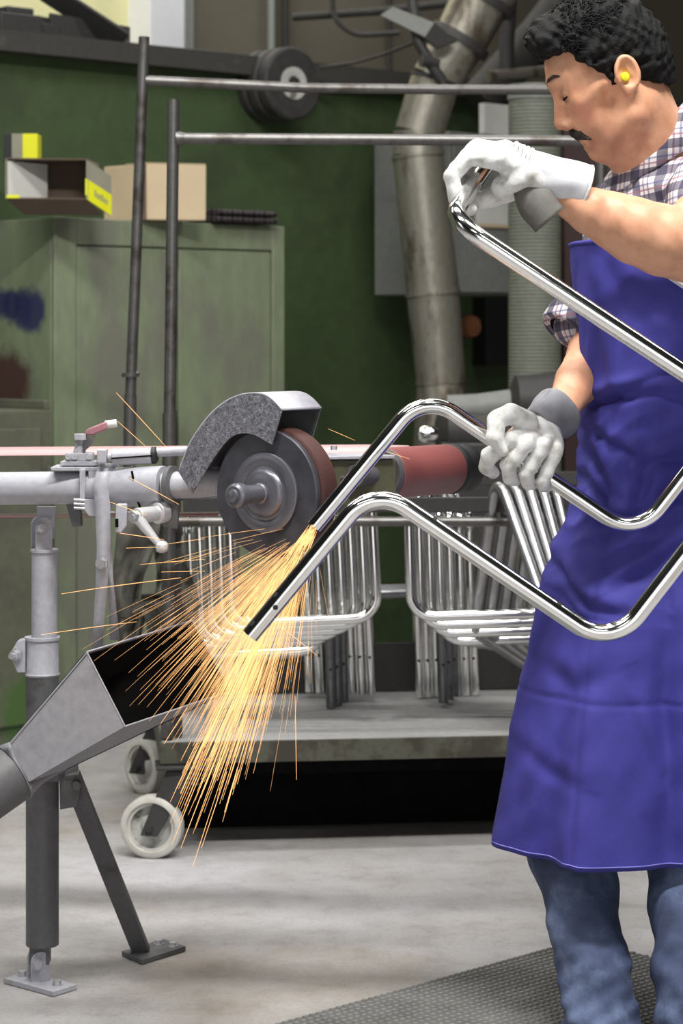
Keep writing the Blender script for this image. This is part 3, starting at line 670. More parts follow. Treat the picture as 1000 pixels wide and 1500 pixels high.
# ------------------------------------------------------------------ bent chair frames on the trolley
ORD = ('first', 'second', 'third', 'fourth', 'fifth', 'sixth', 'seventh')
TR = 0.0132
def frame_mesh(W, zt, zb, ze, hook, mat):
    x = W/2
    half = [V(-x*0.985, hook, ze), V(-x*0.985, hook, zt-0.02), V(-x*0.985, 0.0, zt), V(-x, -0.0, zb)]
    path = half+[V(p.x*-1, p.y, p.z) for p in reversed(half)]
    pp = fillet(path, [0.05, 0.05, 0.055, 0.055, 0.05, 0.05], 7)
    b = MB(); b.tube(pp, TR, 12); return meshdata('bent_tube', b.v, b.f, mat)
def hole_mesh():
    b = MB(); b.cyl(V(0, -TR*1.02, 0), V(0, -TR*0.7, 0), 0.0042, n=8); return meshdata('screw_hole', b.v, b.f, M['black'])
hole_me = hole_mesh()
def put_frame(me, W, hook, ze, loc, tilt, yaw, label, group, holes=True):
    r_ = bpy.data.objects.new('chair_frame', None); COL.objects.link(r_); r_.location = loc; r_.rotation_euler = (0, tilt, yaw)
    r_['label'] = label; r_['category'] = 'chair frame'; r_['group'] = group
    o = bpy.data.objects.new('bent_tube', me); COL.objects.link(o); o.parent = r_
    if holes:
        for sx in (-1, 1):
            for dz in (0.10,):
                h_ = bpy.data.objects.new('screw_hole', hole_me); COL.objects.link(h_); h_.parent = r_; h_.location = (sx*W/2*0.985, hook, ze+dz)
    return r_
Wl = 0.352
zb0 = P(0, 908, 5.52).z
for i in range(7):
    d_ = 5.50+0.045*i; c_ = P(447-15.5*i, 0, d_); z_ = zb0-0.020*i if i < 5 else zb0-0.10-0.012*(i-4)
    hk = 0.50-0.038*i; ze_ = DZ+0.004-z_; fmL = frame_mesh(Wl, 0.335, 0.0, ze_, hk, M['chrome'])
    put_frame(fmL, Wl, hk, ze_, V(c_.x, d_, z_), math.radians(-2.5), math.radians(2), 'bright bent chair frame, %s behind the flat rail in the bundle by the hanging jacket' % ORD[i], 'bright chair frames by the cloth')
for i in range(7):
    d_ = 5.51+0.045*i; c_ = P(708+14*i, 0, d_)
    z_ = P(0, 901, 5.51).z-0.026*min(i, 3)-0.01*max(0, i-3); hk = 0.52-0.038*i; ze_ = DZ+0.004-z_; fmM = frame_mesh(Wl, 0.345, 0.0, ze_, hk, M['chrome'])
    put_frame(fmM, Wl, hk, ze_, V(c_.x, d_, z_), math.radians(-2), math.radians(-3), 'bright bent chair frame, %s behind the flat rail in the mid-trolley bundle' % ORD[i], 'bright chair frames mid rail')
zU = P(0, 905, 5.7).z; zeU = DZ+0.004-zU; fmU = frame_mesh(0.30, 0.30, 0.06, zeU, 0.16, M['tube_dark'])
for i in range(3):
    d_ = 5.72+0.05*i; c_ = P(575+9*i, 0, d_)
    put_frame(fmU, 0.30, 0.16, zeU, V(c_.x, d_, zU), math.radians(-1.5), math.radians(6), 'dark bent chair frame, %s in the row between the two bright bundles' % ORD[i], 'dark chair frames behind the bright ones')
for i in range(5):
    A_ = P(812+13*i, 930, 5.24+0.02*i); B_ = P(728+20*i, 692, 5.43+0.008*i); D_ = P(737+18*i, 716, 5.50+0.01*i); C_ = P(694+19*i, 925, 5.60+0.02*i)
    E_ = P(775+13*i, 978, 5.74+0.02*i)
    pth = fillet([A_, B_, C_, E_, E_+V(0.12, 0.05, 0.02)], [0.03, 0.05, 0.05], 9)
    b = MB(); b.tube(pth, TR, 12); r_ = thing('chair_frame', 'dull bent chair frame hooked over the flat rail, %s from the bright mid-trolley bundle' % ORD[i], 'chair frame', E_, 'dull chair frames hooked over the rail')
    obj('bent_tube', b, M['tube_grey'] if 'tube_grey' in M else M.setdefault('tube_grey', simple('dull_grey_steel', (0.42, 0.42, 0.43), 0.3, 0.95, 0.1, 40)), r_)
    b = MB(); b.cyl(C_*0.5+E_*0.5+V(0, -TR*1.05, 0.02), C_*0.5+E_*0.5+V(0, -TR*0.5, 0.02), 0.004, n=8); obj('screw_hole', b, M['black'], r_)

# cloth hanging on the trolley's end
def hanging(name, label, x0, x1, ytop, ybot, d, seed, mat, ragged):
    q_ = P((x0+x1)/2, ytop, d); rows = []; nx, nz = 40, 50
    for i in range(nz+1):
        v_ = i/nz; row = []
        for j in range(nx+1):
            u_ = j/nx
            xx = x0+(x1-x0)*(u_*(0.78+0.22*math.sin(v_*3.0+seed))+0.10*math.sin(v_*5+seed)*0.5)
            yb = ybot+ragged*math.sin(u_*4.3+seed)*30+ragged*18*math.sin(u_*9+seed*2)
            yy = ytop+(yb-ytop)*v_
            fold = 0.016*math.sin(u_*9+seed+1.4*math.sin(v_*3))*(0.3+0.7*v_)+0.026*mnoise.noise(V(u_*2.2, v_*4, seed))+0.006*mnoise.noise(V(u_*6, v_*9, seed))
            row.append(P(xx, yy, d+fold))
        rows.append(row)
    b_ = MB(); b_.grid(rows); o_ = obj(name, b_, mat, None, angle=0, loc=q_, solid=0.004); tag(o_, label, 'cloth'); return o_
hanging('work_jacket', 'crumpled drab work jacket hanging at the end of the trolley', 168, 232, 752, 905, 5.28, 1.3, M['cloth'], 0.7)
hanging('rag', 'dark rag hanging behind the trolley post beside the jacket', 226, 296, 760, 880, 5.52, 4.1, M['cloth'], 1.0)
hanging('dark_rag', 'pale-streaked torn rag hanging low behind the spark chute', 176, 262, 870, 960, 5.62, 2.2, M['cloth'], 1.2)

# ------------------------------------------------------------------ grinding machine
GD = 4.315
G0 = P(62, 0, GD); G0.z = 0
gm = thing('belt_grinder', 'grey tubular grinding machine with guarded wheel, lever and red belt', 'grinder', G0)
def gpart(nm, b, mt, bevel=0.0, par=None, **k): return obj(nm, b, M[mt], par if par is not None else gm, bevel, **k)
def gx(px, py, d=GD): return P(px, py, d)
# stand
b = MB(); b.cyl(V(G0.x, GD, gx(0,1384).z), V(G0.x, GD, gx(0,985).z), 0.0315, n=32); gpart('stand_post', b, 'mgrey_d', 0.0015)
b = MB(); b.lathe(V(G0.x, GD, gx(0,990).z), UZ, [(0, 0.0315), (0.004, 0.034), (0.008, 0.0315), (0.068, 0.0315), (0.07, 0.034), (0.075, 0.034), (0.075, 0.025)], 32); gpart('collar', b, 'mgrey')
b = MB(); b.cyl(V(G0.x+0.004, GD, gx(0,985).z), V(G0.x+0.004, GD, gx(0,806).z), 0.0248, n=32); gpart('upper_post', b, 'mgrey')
b = MB(); b.lathe(V(G0.x+0.004, GD, gx(0,809).z), UZ, [(0, 0.025), (0.001, 0.0275), (0.006, 0.0275), (0.008, 0.02)], 24); gpart('weld_bead', b, 'mgrey')
cx_ = G0.x+0.003
fx = V(0.92, 0.39, 0)    # clevis plates stand slightly turned
fy = V(-0.39, 0.92, 0)
def clev(z0, z1, wd, gap, mt, c0):
    for sg in (-1, 1):
        b_ = MB(); cc = c0+fy*(gap*sg); pts = [cc-fx*wd/2+UZ*z0, cc+fx*wd/2+UZ*z0, cc+fx*wd/2+UZ*(z1-wd/2)]
        pts += [cc+fx*(wd/2*math.cos(q))+UZ*(z1-wd/2+wd/2*math.sin(q)) for q in [PI*k/8 for k in range(1, 8)]]+[cc-fx*wd/2+UZ*(z1-wd/2)]
        b_.prism(pts, fy*0.007); gpart('clevis_plate', b_, mt, 0.0012)
clev(gx(0,806).z, gx(0,757).z, 0.033, 0.016, 'mgrey', V(cx_-0.003, GD-0.005, 0))
b = MB(); b.prism([V(cx_-0.014, GD, gx(0,742).z), V(cx_+0.022, GD, gx(0,742).z), V(cx_+0.018, GD, gx(0,790).z), V(cx_-0.010, GD, gx(0,790).z)], V(0, 0.014, 0)); gpart('hinge_lug', b, 'mgrey', 0.001)
b = MB(); bc = V(cx_-0.004, GD-0.026, gx(0,771).z); b.lathe(bc, -fy, [(0, 0.012), (0.004, 0.012), (0.004, 0.009), (0.013, 0.009)], 6); gpart('pivot_bolt', b, 'mgrey')
b = MB(); lz = gx(0,957).z; b.prism([V(G0.x-0.03, GD, lz+0.03), V(G0.x-0.045, GD, lz+0.026), V(G0.x-0.062, GD, lz), V(G0.x-0.045, GD, lz-0.034), V(G0.x-0.03, GD, lz-0.034)], V(0, 0.012, 0)); b.prism([V(G0.x-0.03, GD-0.02, lz+0.03), V(G0.x-0.045, GD-0.02, lz+0.026), V(G0.x-0.06, GD-0.02, lz), V(G0.x-0.045, GD-0.02, lz-0.034), V(G0.x-0.03, GD-0.02, lz-0.034)], V(0, 0.008, 0)); gpart('clamp_lug', b, 'mgrey', 0.001)
b = MB(); b.lathe(V(G0.x-0.046, GD-0.02, lz), V(-0.35, -1, 0), [(0, 0.013), (0.004, 0.013), (0.004, 0.010), (0.014, 0.010), (0.014, 0.006), (0.024, 0.006)], 6); gpart('clamp_bolt', b, 'bolt')
# foot
b = MB(); b.box(V(G0.x-0.004, GD, gx(0,1384).z-0.010), (0.038, 0.03, 0.05)); gpart('foot_lug', b, 'mgrey_d', 0.002)
clev(0.008, gx(0,1390).z, 0.036, 0.014, 'mgrey', V(G0.x-0.006, GD-0.006, 0))
b = MB(); b.lathe(V(G0.x-0.008, GD-0.022, gx(0,1408).z), -fy, [(0, 0.013), (0.003, 0.013), (0.003, 0.009), (0.011, 0.009)], 6); gpart('foot_bolt', b, 'mgrey')
def flr(px, py): return P(px, py, CAMH*F/(py-HOR))
def footplate(c4, bolts, mt):
    b_ = MB(); b_.prism([V(*(p.xy), 0.001) for p in c4], UZ*0.010); pl_ = gpart('foot_plate', b_, mt, 0.001)
    for q_ in bolts:
        b2 = MB(); b2.lathe(V(q_.x, q_.y, 0.0105), UZ, [(0, 0.011), (0.002, 0.011), (0.002, 0.008), (0.009, 0.008)], 6); obj('anchor_bolt', b2, M['bolt'], pl_)
footplate([flr(5, 1441), flr(78, 1461), flr(113, 1450), flr(40, 1431)], [flr(33, 1437), flr(84, 1451)], 'mgrey')
footplate([flr(178, 1401), flr(208, 1414), flr(272, 1394), flr(240, 1383)], [flr(232, 1391), flr(253, 1394)], 'mgrey_d')
br0 = P(103, 1140, 4.30); br1 = flr(207, 1401); br1.z = 0.011
b = MB(); b.bar(br0+UZ*0.01, br1, 0.036, 0.014, V(1, -0.25, 0.2)); gpart('brace', b, 'mgrey_d', 0.0015)
b = MB(); b.prism([P(86, 1118, 4.30), P(112, 1112, 4.30), P(118, 1160, 4.30), P(112, 1182, 4.30), P(88, 1186, 4.30)], V(0, 0.012, 0)); gpart('brace_bracket', b, 'mgrey_d', 0.001)
b = MB(); b.lathe(P(111, 1150, 4.30), V(0.3, -1, 0), [(0, 0.009), (0.010, 0.009)], 6); gpart('brace_bolt', b, 'mgrey_d')
# main tube, sleeve, spindle tube
def td(px): return 4.335-0.00055*px          # the tube comes slightly forward to the right
mt0 = P(-420, 719, td(-90)+0.05); mt1 = P(170, 714, td(170)); sl1 = P(252, 711.5, td(252)); st1 = P(330, 706, td(330)-0.02)
b = MB(); b.cyl(mt0, mt1, 0.0312, n=40); gpart('main_tube', b, 'mgrey')
b = MB(); dirt = (sl1-mt1).normalized(); b.lathe(P(152, 714, td(152)), dirt, [(0, 0.0312), (0, 0.037), (0.128, 0.037), (0.128, 0.027)], 40); gpart('sleeve', b, 'mgrey', 0.001)
b = MB(); b.lathe(sl1-dirt*0.004, dirt, [(0, 0.0375), (0.009, 0.0375), (0.009, 0.026)], 40); gpart('sleeve_ring', b, 'mgrey_d')
b = MB(); b.cyl(sl1-dirt*0.02, st1+V(0.05,0.05,0), 0.0255, n=32); gpart('spindle_tube', b, 'mgrey')
b = MB(); b.tube([P(193, 690, td(193)-0.039), P(197, 712, td(193)-0.0385), P(203, 738, td(193)-0.030), P(206, 745, td(203)-0.02)], 0.0022, 6); gpart('sleeve_slot', b, 'soot_shade')
# top plate and lever
d1 = td(120)-0.0
b = MB(); b.box(P(124, 685, d1), (0.118, 0.085, 0.007)); gpart('top_plate', b, 'mgrey', 0.001)
b = MB(); b.box(P(118, 678, d1-0.005), (0.07, 0.06, 0.008)); gpart('lever_plate', b, 'mgrey', 0.001)
b = MB(); b.box(P(117, 669, d1-0.01), (0.052, 0.03, 0.016)); gpart('lever_block', b, 'mgrey', 0.002)
for px_ in (100, 110, 131):
    b = MB(); b.lathe(P(px_, 669, d1-0.026), V(0, -1, 0), [(0, 0.0048), (0.006, 0.0048), (0.006, 0.0022), (0.003, 0.0022)], 14); gpart('socket_screw', b, 'bolt')
for (xa, xb_, ya, yb, dd) in ((117, 125, 687, 731, -0.044), (130, 145, 687, 728, -0.036)):
    b = MB(); b.box(P((xa+xb_)/2, (ya+yb)/2, d1+dd), ((xb_-xa)/F*d1, 0.012, (yb-ya)/F*d1)); gpart('clamp_strap', b, 'mgrey', 0.001)
b = MB(); b.prism([P(118, 731, d1-0.05), P(143, 732, d1-0.05), P(142, 757, d1-0.05), P(130, 756, d1-0.05), P(122, 745, d1-0.05)], V(0, 0.04, 0)); gpart('lower_clamp', b, 'mgrey', 0.001)
for py_ in (732, 738, 744):
    b = MB(); b.cyl(P(108, py_, d1-0.052), P(124, py_+1, d1-0.05), 0.0028, n=10); gpart('clamp_stud', b, 'bolt')
b = MB(); b.prism([P(96, 736, d1-0.01), P(117, 740, d1-0.01), P(119, 771, d1-0.01), P(106, 772, d1-0.01)], V(0, 0.03, 0)); gpart('under_bracket', b, 'mgrey_d', 0.001)
b = MB(); b.tube([P(116, 664, d1-0.012), P(119, 650, d1-0.012), P(122, 641, d1-0.012)], [0.012, 0.010, 0.009], 14); b.box(P(118, 640, d1-0.018), (0.022, 0.02, 0.012)); lv = gpart('lever', b, 'mgrey', 0.001)
b = MB(); b.prism([P(122, 637, d1-0.028), P(128, 628, d1-0.028), P(156, 617, d1-0.028), P(158, 628, d1-0.028), P(136, 638, d1-0.028)], V(0, 0.022, 0)); obj('grip', b, M['pinkgrip'], lv, 0.003)
b = MB(); b.cyl(P(154, 622, d1-0.017), P(171, 620, d1-0.017), 0.0075, n=14); obj('grip_end', b, M['boxwhite'], lv, 0.001)
b = MB(); b.prism([P(124, 640, d1-0.026), P(139, 640, d1-0.026), P(133, 652, d1-0.026), P(122, 662, d1-0.026)], V(0, 0.02, 0)); obj('lever_shoe', b, M['mgrey_d'], lv)
# damper rod on top
dr0 = td(190)-0.005
b = MB(); b.box(P(150, 668, dr0), (0.018, 0.03, 0.026)); gpart('rod_block', b, 'mgrey', 0.002)
b = MB(); b.lathe(P(158, 670, dr0), V(1, -0.05, 0.035), [(0, 0.008), (0.008, 0.008), (0.010, 0.0155), (0.082, 0.0155), (0.084, 0.012)], 28); cyl_ = gpart('rod_cylinder', b, 'mgrey')
b = MB(); b.cyl(P(163, 671.5, dr0-0.0155), P(222, 667.5, dr0-0.0195), 0.0016, n=6); obj('slot', b, M['soot_shade'], cyl_)
b = MB(); b.lathe(P(222, 667, dr0-0.003), V(1, -0.05, 0.035), [(0, 0.016), (0.008, 0.016), (0.012, 0.011)], 28); gpart('rod_seal', b, 'black')
b = MB(); b.tube([P(226, 663, dr0-0.004), P(300, 659, dr0-0.02)], 0.0085, 18); gpart('damper_rod', b, 'mgrey')
# long strap down from the sleeve
sd = td(152)-0.047
def strap(pth, wd, nm, mt='mgrey'):
    rows = []
    for p_, w2 in pth: rows.append([p_-V(w2/2, 0, 0), p_+V(w2/2, 0, 0)])
    b_ = MB(); b_.grid(rows); o_ = gpart(nm, b_, mt, solid=0.005); return o_
arc = []
for k in range(14):
    q = -0.6+(PI/2+0.6)*k/13; c0 = P(154, 713, td(154)); arc.append((c0+V(0.010-0.014*k/13, 0.0415*(-math.sin(q)), 0.0415*math.cos(q)), 0.029))
yy = c0.y-0.0415
strap(arc+[(P(150.5, 740, yy), 0.028), (P(151, 765, yy), 0.0275), (P(152, 790, yy-0.001), 0.027), (P(152, 805, yy-0.001), 0.026), (P(150.5, 830, yy), 0.024), (P(147.5, 875, yy+0.01), 0.0215), (P(145, 910, yy+0.02), 0.0205), (P(142.5, 950, yy+0.03), 0.0195)], 0.024, 'strap')
sd = yy
strap([(P(157, 800, sd+0.012), 0.016), (P(162, 845, sd+0.015), 0.009), (P(168, 937, sd+0.03), 0.018)], 0.02, 'strap_tail')
b = MB(); b.lathe(P(150, 825, sd-0.004), V(-0.3, -1, 0), [(0, 0.013), (0.004, 0.013), (0.004, 0.010), (0.013, 0.010)], 6); gpart('strap_bolt', b, 'bolt')
# crank lever
cd = td(220)-0.05
b = MB(); b.lathe(P(240, 750, cd+0.03), P(198, 757, cd-0.03)-P(240, 750, cd+0.03), [(0, 0.020), (0.02, 0.020), (0.022, 0.014), (0.066, 0.0155), (0.072, 0.0155), (0.074, 0.010), (0.076, 0.010)], 28); ck = gpart('crank_hub', b, 'alu', 0.0008)
b = MB(); e_ = P(197, 757, cd-0.034); b.lathe(e_, V(-0.56, -0.8, -0.08), [(0, 0.0115), (0.006, 0.0115), (0.006, 0.006), (0.008, 0.006)], 6); obj('nut', b, M['bolt'], ck)
b = MB(); b.tube([P(203, 760, cd-0.030), P(212, 772, cd-0.032), P(232, 796, cd-0.036)], [0.0105, 0.0095, 0.0065], 18); obj('crank_arm', b, M['alu'], ck)
b = MB(); kc = P(237, 801, cd-0.037); b.lathe(kc-V(0.012,0,0), V(1, 0.1, 0.0), [(0, 0.002), (0.002, 0.008), (0.008, 0.0115), (0.016, 0.0115), (0.022, 0.008), (0.024, 0.002)], 20); obj('crank_knob', b, M['alu'], ck)
b = MB(); b.prism([P(228, 735, cd+0.03), P(262, 738, cd+0.03), P(260, 775, cd+0.03), P(240, 772, cd+0.03), P(230, 760, cd+0.03)], V(0, 0.025, 0)); gpart('crank_bracket', b, 'mgrey_d', 0.001)
b = MB(); b.prism([P(170, 738, cd+0.02), P(186, 738, cd+0.02), P(186, 770, cd+0.02), P(178, 782, cd+0.02), P(168, 780, cd+0.02), P(168, 772, cd+0.02)], V(0, 0.02, 0)); sl_ = gpart('slotted_bracket', b, 'mgrey', 0.003)
b = MB(); b.box(P(171, 766, cd+0.019), (0.006, 0.004, 0.016)); obj('slot', b, M['soot_shade'], sl_, 0.001)
# wheel, flange, spindle: axis horizontal, pointing left and towards the viewer
WA = V(-math.sin(math.radians(36)), -math.cos(math.radians(36)), 0); WU = V(math.cos(math.radians(36)), -math.sin(math.radians(36)), 0)
WC = P(389, 722, 4.02); WM = 4.02/F
def wp(u, v, t_=0.0): return WC+WU*(u*WM)+UZ*(v*WM)+WA*t_
Rd = 93*WM
b = MB(); b.lathe(WC, WA, [(-0.012, 0.03), (-0.012, Rd-0.001), (-0.010, Rd), (-0.002, Rd), (0, Rd-0.002), (0.0, 0.06), (-0.001, 0.058), (-0.001, 0.0)], 96, cap=False); gw = gpart('grinding_wheel', b, 'disc', par=None)
b = MB(); b.lathe(WC, WA, [(-0.062, 0.02), (-0.062, Rd*0.97), (-0.058, Rd*1.03), (-0.038, Rd*1.045), (-0.018, Rd*1.03), (-0.014, Rd*0.97), (-0.014, 0.02)], 96, cap=False); gpart('belt_wheel', b, 'belt_dark')
b = MB(); b.lathe(WC, WA, [(-0.001, 0.072), (0.004, 0.072), (0.006, 0.069), (0.006, 0.052), (0.004, 0.049), (0.005, 0.044), (0.010, 0.042), (0.014, 0.036), (0.014, 0.024), (0.016, 0.0)], 72, cap=False); M['flange'] = simple('turned_flange', rgb(118, 118, 126), 0.34, 0.6, 0.08, 40); gpart('flange', b, 'flange')
b = MB(); b.lathe(WC, WA, [(0.014, 0.0185), (0.020, 0.0185), (0.022, 0.0165), (0.068, 0.0165), (0.070, 0.021), (0.076, 0.0225), (0.088, 0.0215), (0.092, 0.017), (0.092, 0.012), (0.098, 0.011), (0.100, 0.006), (0.100, 0.0)], 36, cap=False); gpart('spindle', b, 'flange')
# guard: crescent front plate, curved rim and back plate
def crom(pts, n=6):
    out = []; q_ = [pts[0]]+list(pts)+[pts[-1]]
    for i in range(1, len(q_)-2):
        for k in range(n):
            t_ = k/n; p0_, p1_, p2_, p3_ = q_[i-1], q_[i], q_[i+1], q_[i+2]
            out.append(tuple(0.5*(2*p1_[j]+(-p0_[j]+p2_[j])*t_+(2*p0_[j]-5*p1_[j]+4*p2_[j]-p3_[j])*t_**2+(-p0_[j]+3*p1_[j]-3*p2_[j]+p3_[j])*t_**3) for j in (0, 1)))
    out.append(tuple(pts[-1])); return out
VO = 7     # the guard polygon was measured about a centre 7 px higher
outer = [(x_, y_+VO) for x_, y_ in crom([(-160, 18), (-139, 60), (-113, 92), (-88, 114), (-60, 130), (-30, 138), (0, 138), (20, 129), (36, 115)], 4)]
inner = [(x_, y_+VO) for x_, y_ in crom([(18, 64), (-18, 78), (-45, 78), (-68, 66), (-99, 32), (-133, -14)], 4)]
poly = outer+inner
b = MB(); b.prism([wp(u_, v_, 0.010) for u_, v_ in poly], WA*-0.003); gd = gpart('guard_plate', b, 'guard', 0.0008)
b = MB(); b.prism([wp(u_, v_, -0.105) for u_, v_ in poly], WA*-0.003); gpart('guard_back', b, 'mgrey_d')
rows = [[wp(u_, v_, 0.010), wp(u_, v_, -0.108)] for u_, v_ in outer]
b = MB(); b.grid(rows); gpart('guard_rim', b, 'mgrey', solid=0.003)
# bracket block and the drum with its red abrasive sleeve
g0 = P(560, 694, 4.17); g1 = P(680, 685, 4.44); gax = (g1-g0).normalized(); GL = (g1-g0).length
b = MB(); gu, gv = basis(gax)[1:]; cc = P(520, 705, 4.14)
b.box(cc, (0.125, 0.07, 0.084), (gax*0.55+V(0.75,0,0), V(-0.3, 0.9, 0), UZ)); gpart('bearing_block', b, 'olive', 0.002)
b = MB(); b.box(cc+UZ*0.046+V(-0.01,0,0), (0.15, 0.09, 0.006), ((gax*0.55+V(0.75,0,0)).normalized(), V(-0.3, 0.9, 0).normalized(), UZ)); gpart('block_cover', b, 'mgrey', 0.001)
for px_, py_ in ((502, 704), (543, 697)):
    b = MB(); b.lathe(P(px_, py_, 4.098 if px_ < 520 else 4.13), V(-0.25, -1, 0), [(-0.03, 0.009), (0.006, 0.009), (0.008, 0.008), (0.008, 0.004), (0.004, 0.004)], 16); gpart('cap_screw', b, 'mgrey_d')
b = MB(); b.cyl(P(489, 659, 4.12), P(489, 653, 4.12), 0.006, n=6); gpart('cover_bolt', b, 'bolt')
rD = 37/F*4.2
b = MB(); b.lathe(g0, gax, [(-0.10, 0.02), (-0.012, 0.02), (-0.012, rD*0.94), (0.0, rD*1.0), (0.004, rD*0.99), (GL*0.74, rD*0.99)], 56); dm = gpart('drum', b, 'mgrey_d')
b = MB(); b.lathe(g0, gax, [(0.003, rD), (0.004, rD*1.02), (GL*0.76, rD*1.02), (GL*0.765, rD)], 64, cap=False); obj('abrasive_sleeve', b, M['drumred'], dm)
b = MB(); b.lathe(g0, gax, [(GL*0.76, rD*0.95), (GL*0.79, rD*1.05), (GL*0.83, rD*1.05), (GL*0.86, rD*0.9), (GL*0.92, rD*0.98), (GL*0.98, rD*1.02), (GL*1.02, rD*0.9), (GL*1.03, 0.0)], 56, cap=False); obj('drum_rim', b, M['black'], dm)
# belt: upper and lower runs
bw = 0.05; tl_ = V(0, math.cos(math.radians(6.5)), math.sin(math.radians(6.5)))
b = MB(); b.grid([[P(-400, 664, 4.50)-tl_*bw, P(-400, 664, 4.50)+tl_*bw], [P(540, 657.5, 4.42)-tl_*bw, P(540, 657.5, 4.42)+tl_*bw], [P(600, 659, 4.36)-tl_*bw*0.3, P(600, 659, 4.36)+tl_*bw]]); gpart('belt', b, 'belt', solid=0.0012)
b = MB(); b.grid([[P(-400, 759, 4.50)-V(0,bw,0), P(-400, 759, 4.50)+V(0,bw,0)], [P(320, 753, 4.47)-V(0,bw,0), P(320, 753, 4.47)+V(0,bw,0)]]); gpart('belt_return', b, 'belt_dark', solid=0.0012)
# tail pulley, its fork and the rear stand beyond the left edge of the picture
tp = P(-400, 711, 4.50); b = MB(); b.lathe(tp-V(0, 0.055, 0), V(0, 1, 0), [(0, 0.02), (0, 0.063), (0.11, 0.063), (0.11, 0.02)], 40); gpart('tail_pulley', b, 'mgrey_d')
b = MB(); b.box(tp+V(-0.01, -0.10, 0), (0.12, 0.07, 0.10)); b.cyl(tp+V(0, -0.10, 0), tp+V(0, 0.06, 0), 0.014, n=16); gpart('pulley_bearing', b, 'mgrey', 0.003)
b = MB(); b.cyl(V(tp.x-0.01, tp.y-0.10, 0.012), V(tp.x-0.01, tp.y-0.10, tp.z-0.04), 0.0315, n=28); b.box(V(tp.x-0.01, tp.y-0.10, 0.006), (0.16, 0.16, 0.012)); gpart('rear_stand', b, 'mgrey_d', 0.001)
# frame arm carrying belt and wheel spindle behind the guard
b = MB(); b.cyl(st1+V(0.02,0.03,0), P(520, 705, 4.16), 0.024, n=20); gpart('spindle_housing', b, 'mgrey_d')
b = MB(); b.cyl(WC-WA*0.06, WC-WA*0.16, 0.022, n=20); gpart('spindle_core', b, 'darksteel')

# ------------------------------------------------------------------ spark chute
cA_ = P(127, 955, 4.10); cB_ = P(183, 1064, 4.10); cC_ = P(338, 1012, 4.37); cD_ = P(282, 909, 4.37)
cE_ = P(14, 1088, 4.04); cF_ = P(39, 1147, 4.04); cG_ = P(96, 1128, 4.17); cH_ = P(66, 1068, 4.17)
ch = thing('spark_chute', 'grey sheet steel funnel catching sparks and leading into a round pipe', 'chute', V(cE_.x, 4.1, 0))
def quad(a, b_, c, d, th): 
    n = (b_-a).cross(d-a).normalized(); m = MB(); m.prism([a, b_, c, d], n*th); return m
for nm, q4 in (('side_panel', (cE_, cF_, cB_, cA_)), ('bottom_panel', (cF_, cG_, cC_, cB_)), ('top_panel', (cH_, cE_, cA_, cD_)), ('back_panel', (cG_, cH_, cD_, cC_))):
    obj(nm, quad(*q4, -0.0015), M['chute'], ch)
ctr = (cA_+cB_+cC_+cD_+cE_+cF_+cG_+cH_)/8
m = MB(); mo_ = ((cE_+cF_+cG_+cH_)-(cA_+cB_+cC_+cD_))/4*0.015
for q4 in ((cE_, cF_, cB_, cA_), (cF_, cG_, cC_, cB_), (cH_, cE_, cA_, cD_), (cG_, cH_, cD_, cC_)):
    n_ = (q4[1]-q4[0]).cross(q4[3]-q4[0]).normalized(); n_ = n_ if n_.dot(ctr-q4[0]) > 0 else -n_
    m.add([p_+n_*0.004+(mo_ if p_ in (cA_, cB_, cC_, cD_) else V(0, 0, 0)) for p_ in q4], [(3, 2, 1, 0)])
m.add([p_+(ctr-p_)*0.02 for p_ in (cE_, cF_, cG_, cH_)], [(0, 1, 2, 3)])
obj('sooty_lining', m, M['soot_shade'], ch, smooth=False)
b = MB()
for a_, c_ in ((cA_, cB_), (cB_, cC_), (cC_, cD_), (cD_, cA_)): b.cyl(a_, c_, 0.0016, n=8)
obj('mouth_edge', b, M['mgrey'], ch)
tc_ = (cE_+cF_+cG_+cH_)/4; pd = (P(-60, 1185, 4.02)-P(50, 1108, 4.10)).normalized()
b = MB(); b.tube(fillet([tc_+pd*0.052, tc_+pd*0.14, V(tc_.x-0.17, 4.0, 0.30), V(tc_.x-0.17, 4.0, 0.0)], 0.08), 0.054, 28); obj('pipe', b, M['mgrey_d'], ch)
b = MB()
rows = []
sqp = [cE_, cF_, cG_, cH_]
pu, pv = basis(pd)[1:]
N_ = 32; ring0 = []; ring1 = []
for k in range(N_):
    s_ = 4.0*k/N_; i0 = int(s_) % 4; f_ = s_-int(s_); ring0.append(sqp[i0].lerp(sqp[(i0+1) % 4], f_))
ang0 = None
for p_ in ring0:
    r_ = p_-tc_; q_ = math.atan2(r_.dot(pv), r_.dot(pu)); ring1.append(tc_+pd*0.055+(pu*math.cos(q_)+pv*math.sin(q_))*0.0555)
b.grid([ring0+[ring0[0]], ring1+[ring1[0]]]); obj('transition', b, M['chute'], ch, solid=0.002, angle=0)
b = MB(); b.box(P(72, 1130, 4.25), (0.05, 0.10, 0.02)); obj('mounting_bracket', b, M['mgrey_d'], ch, 0.002)

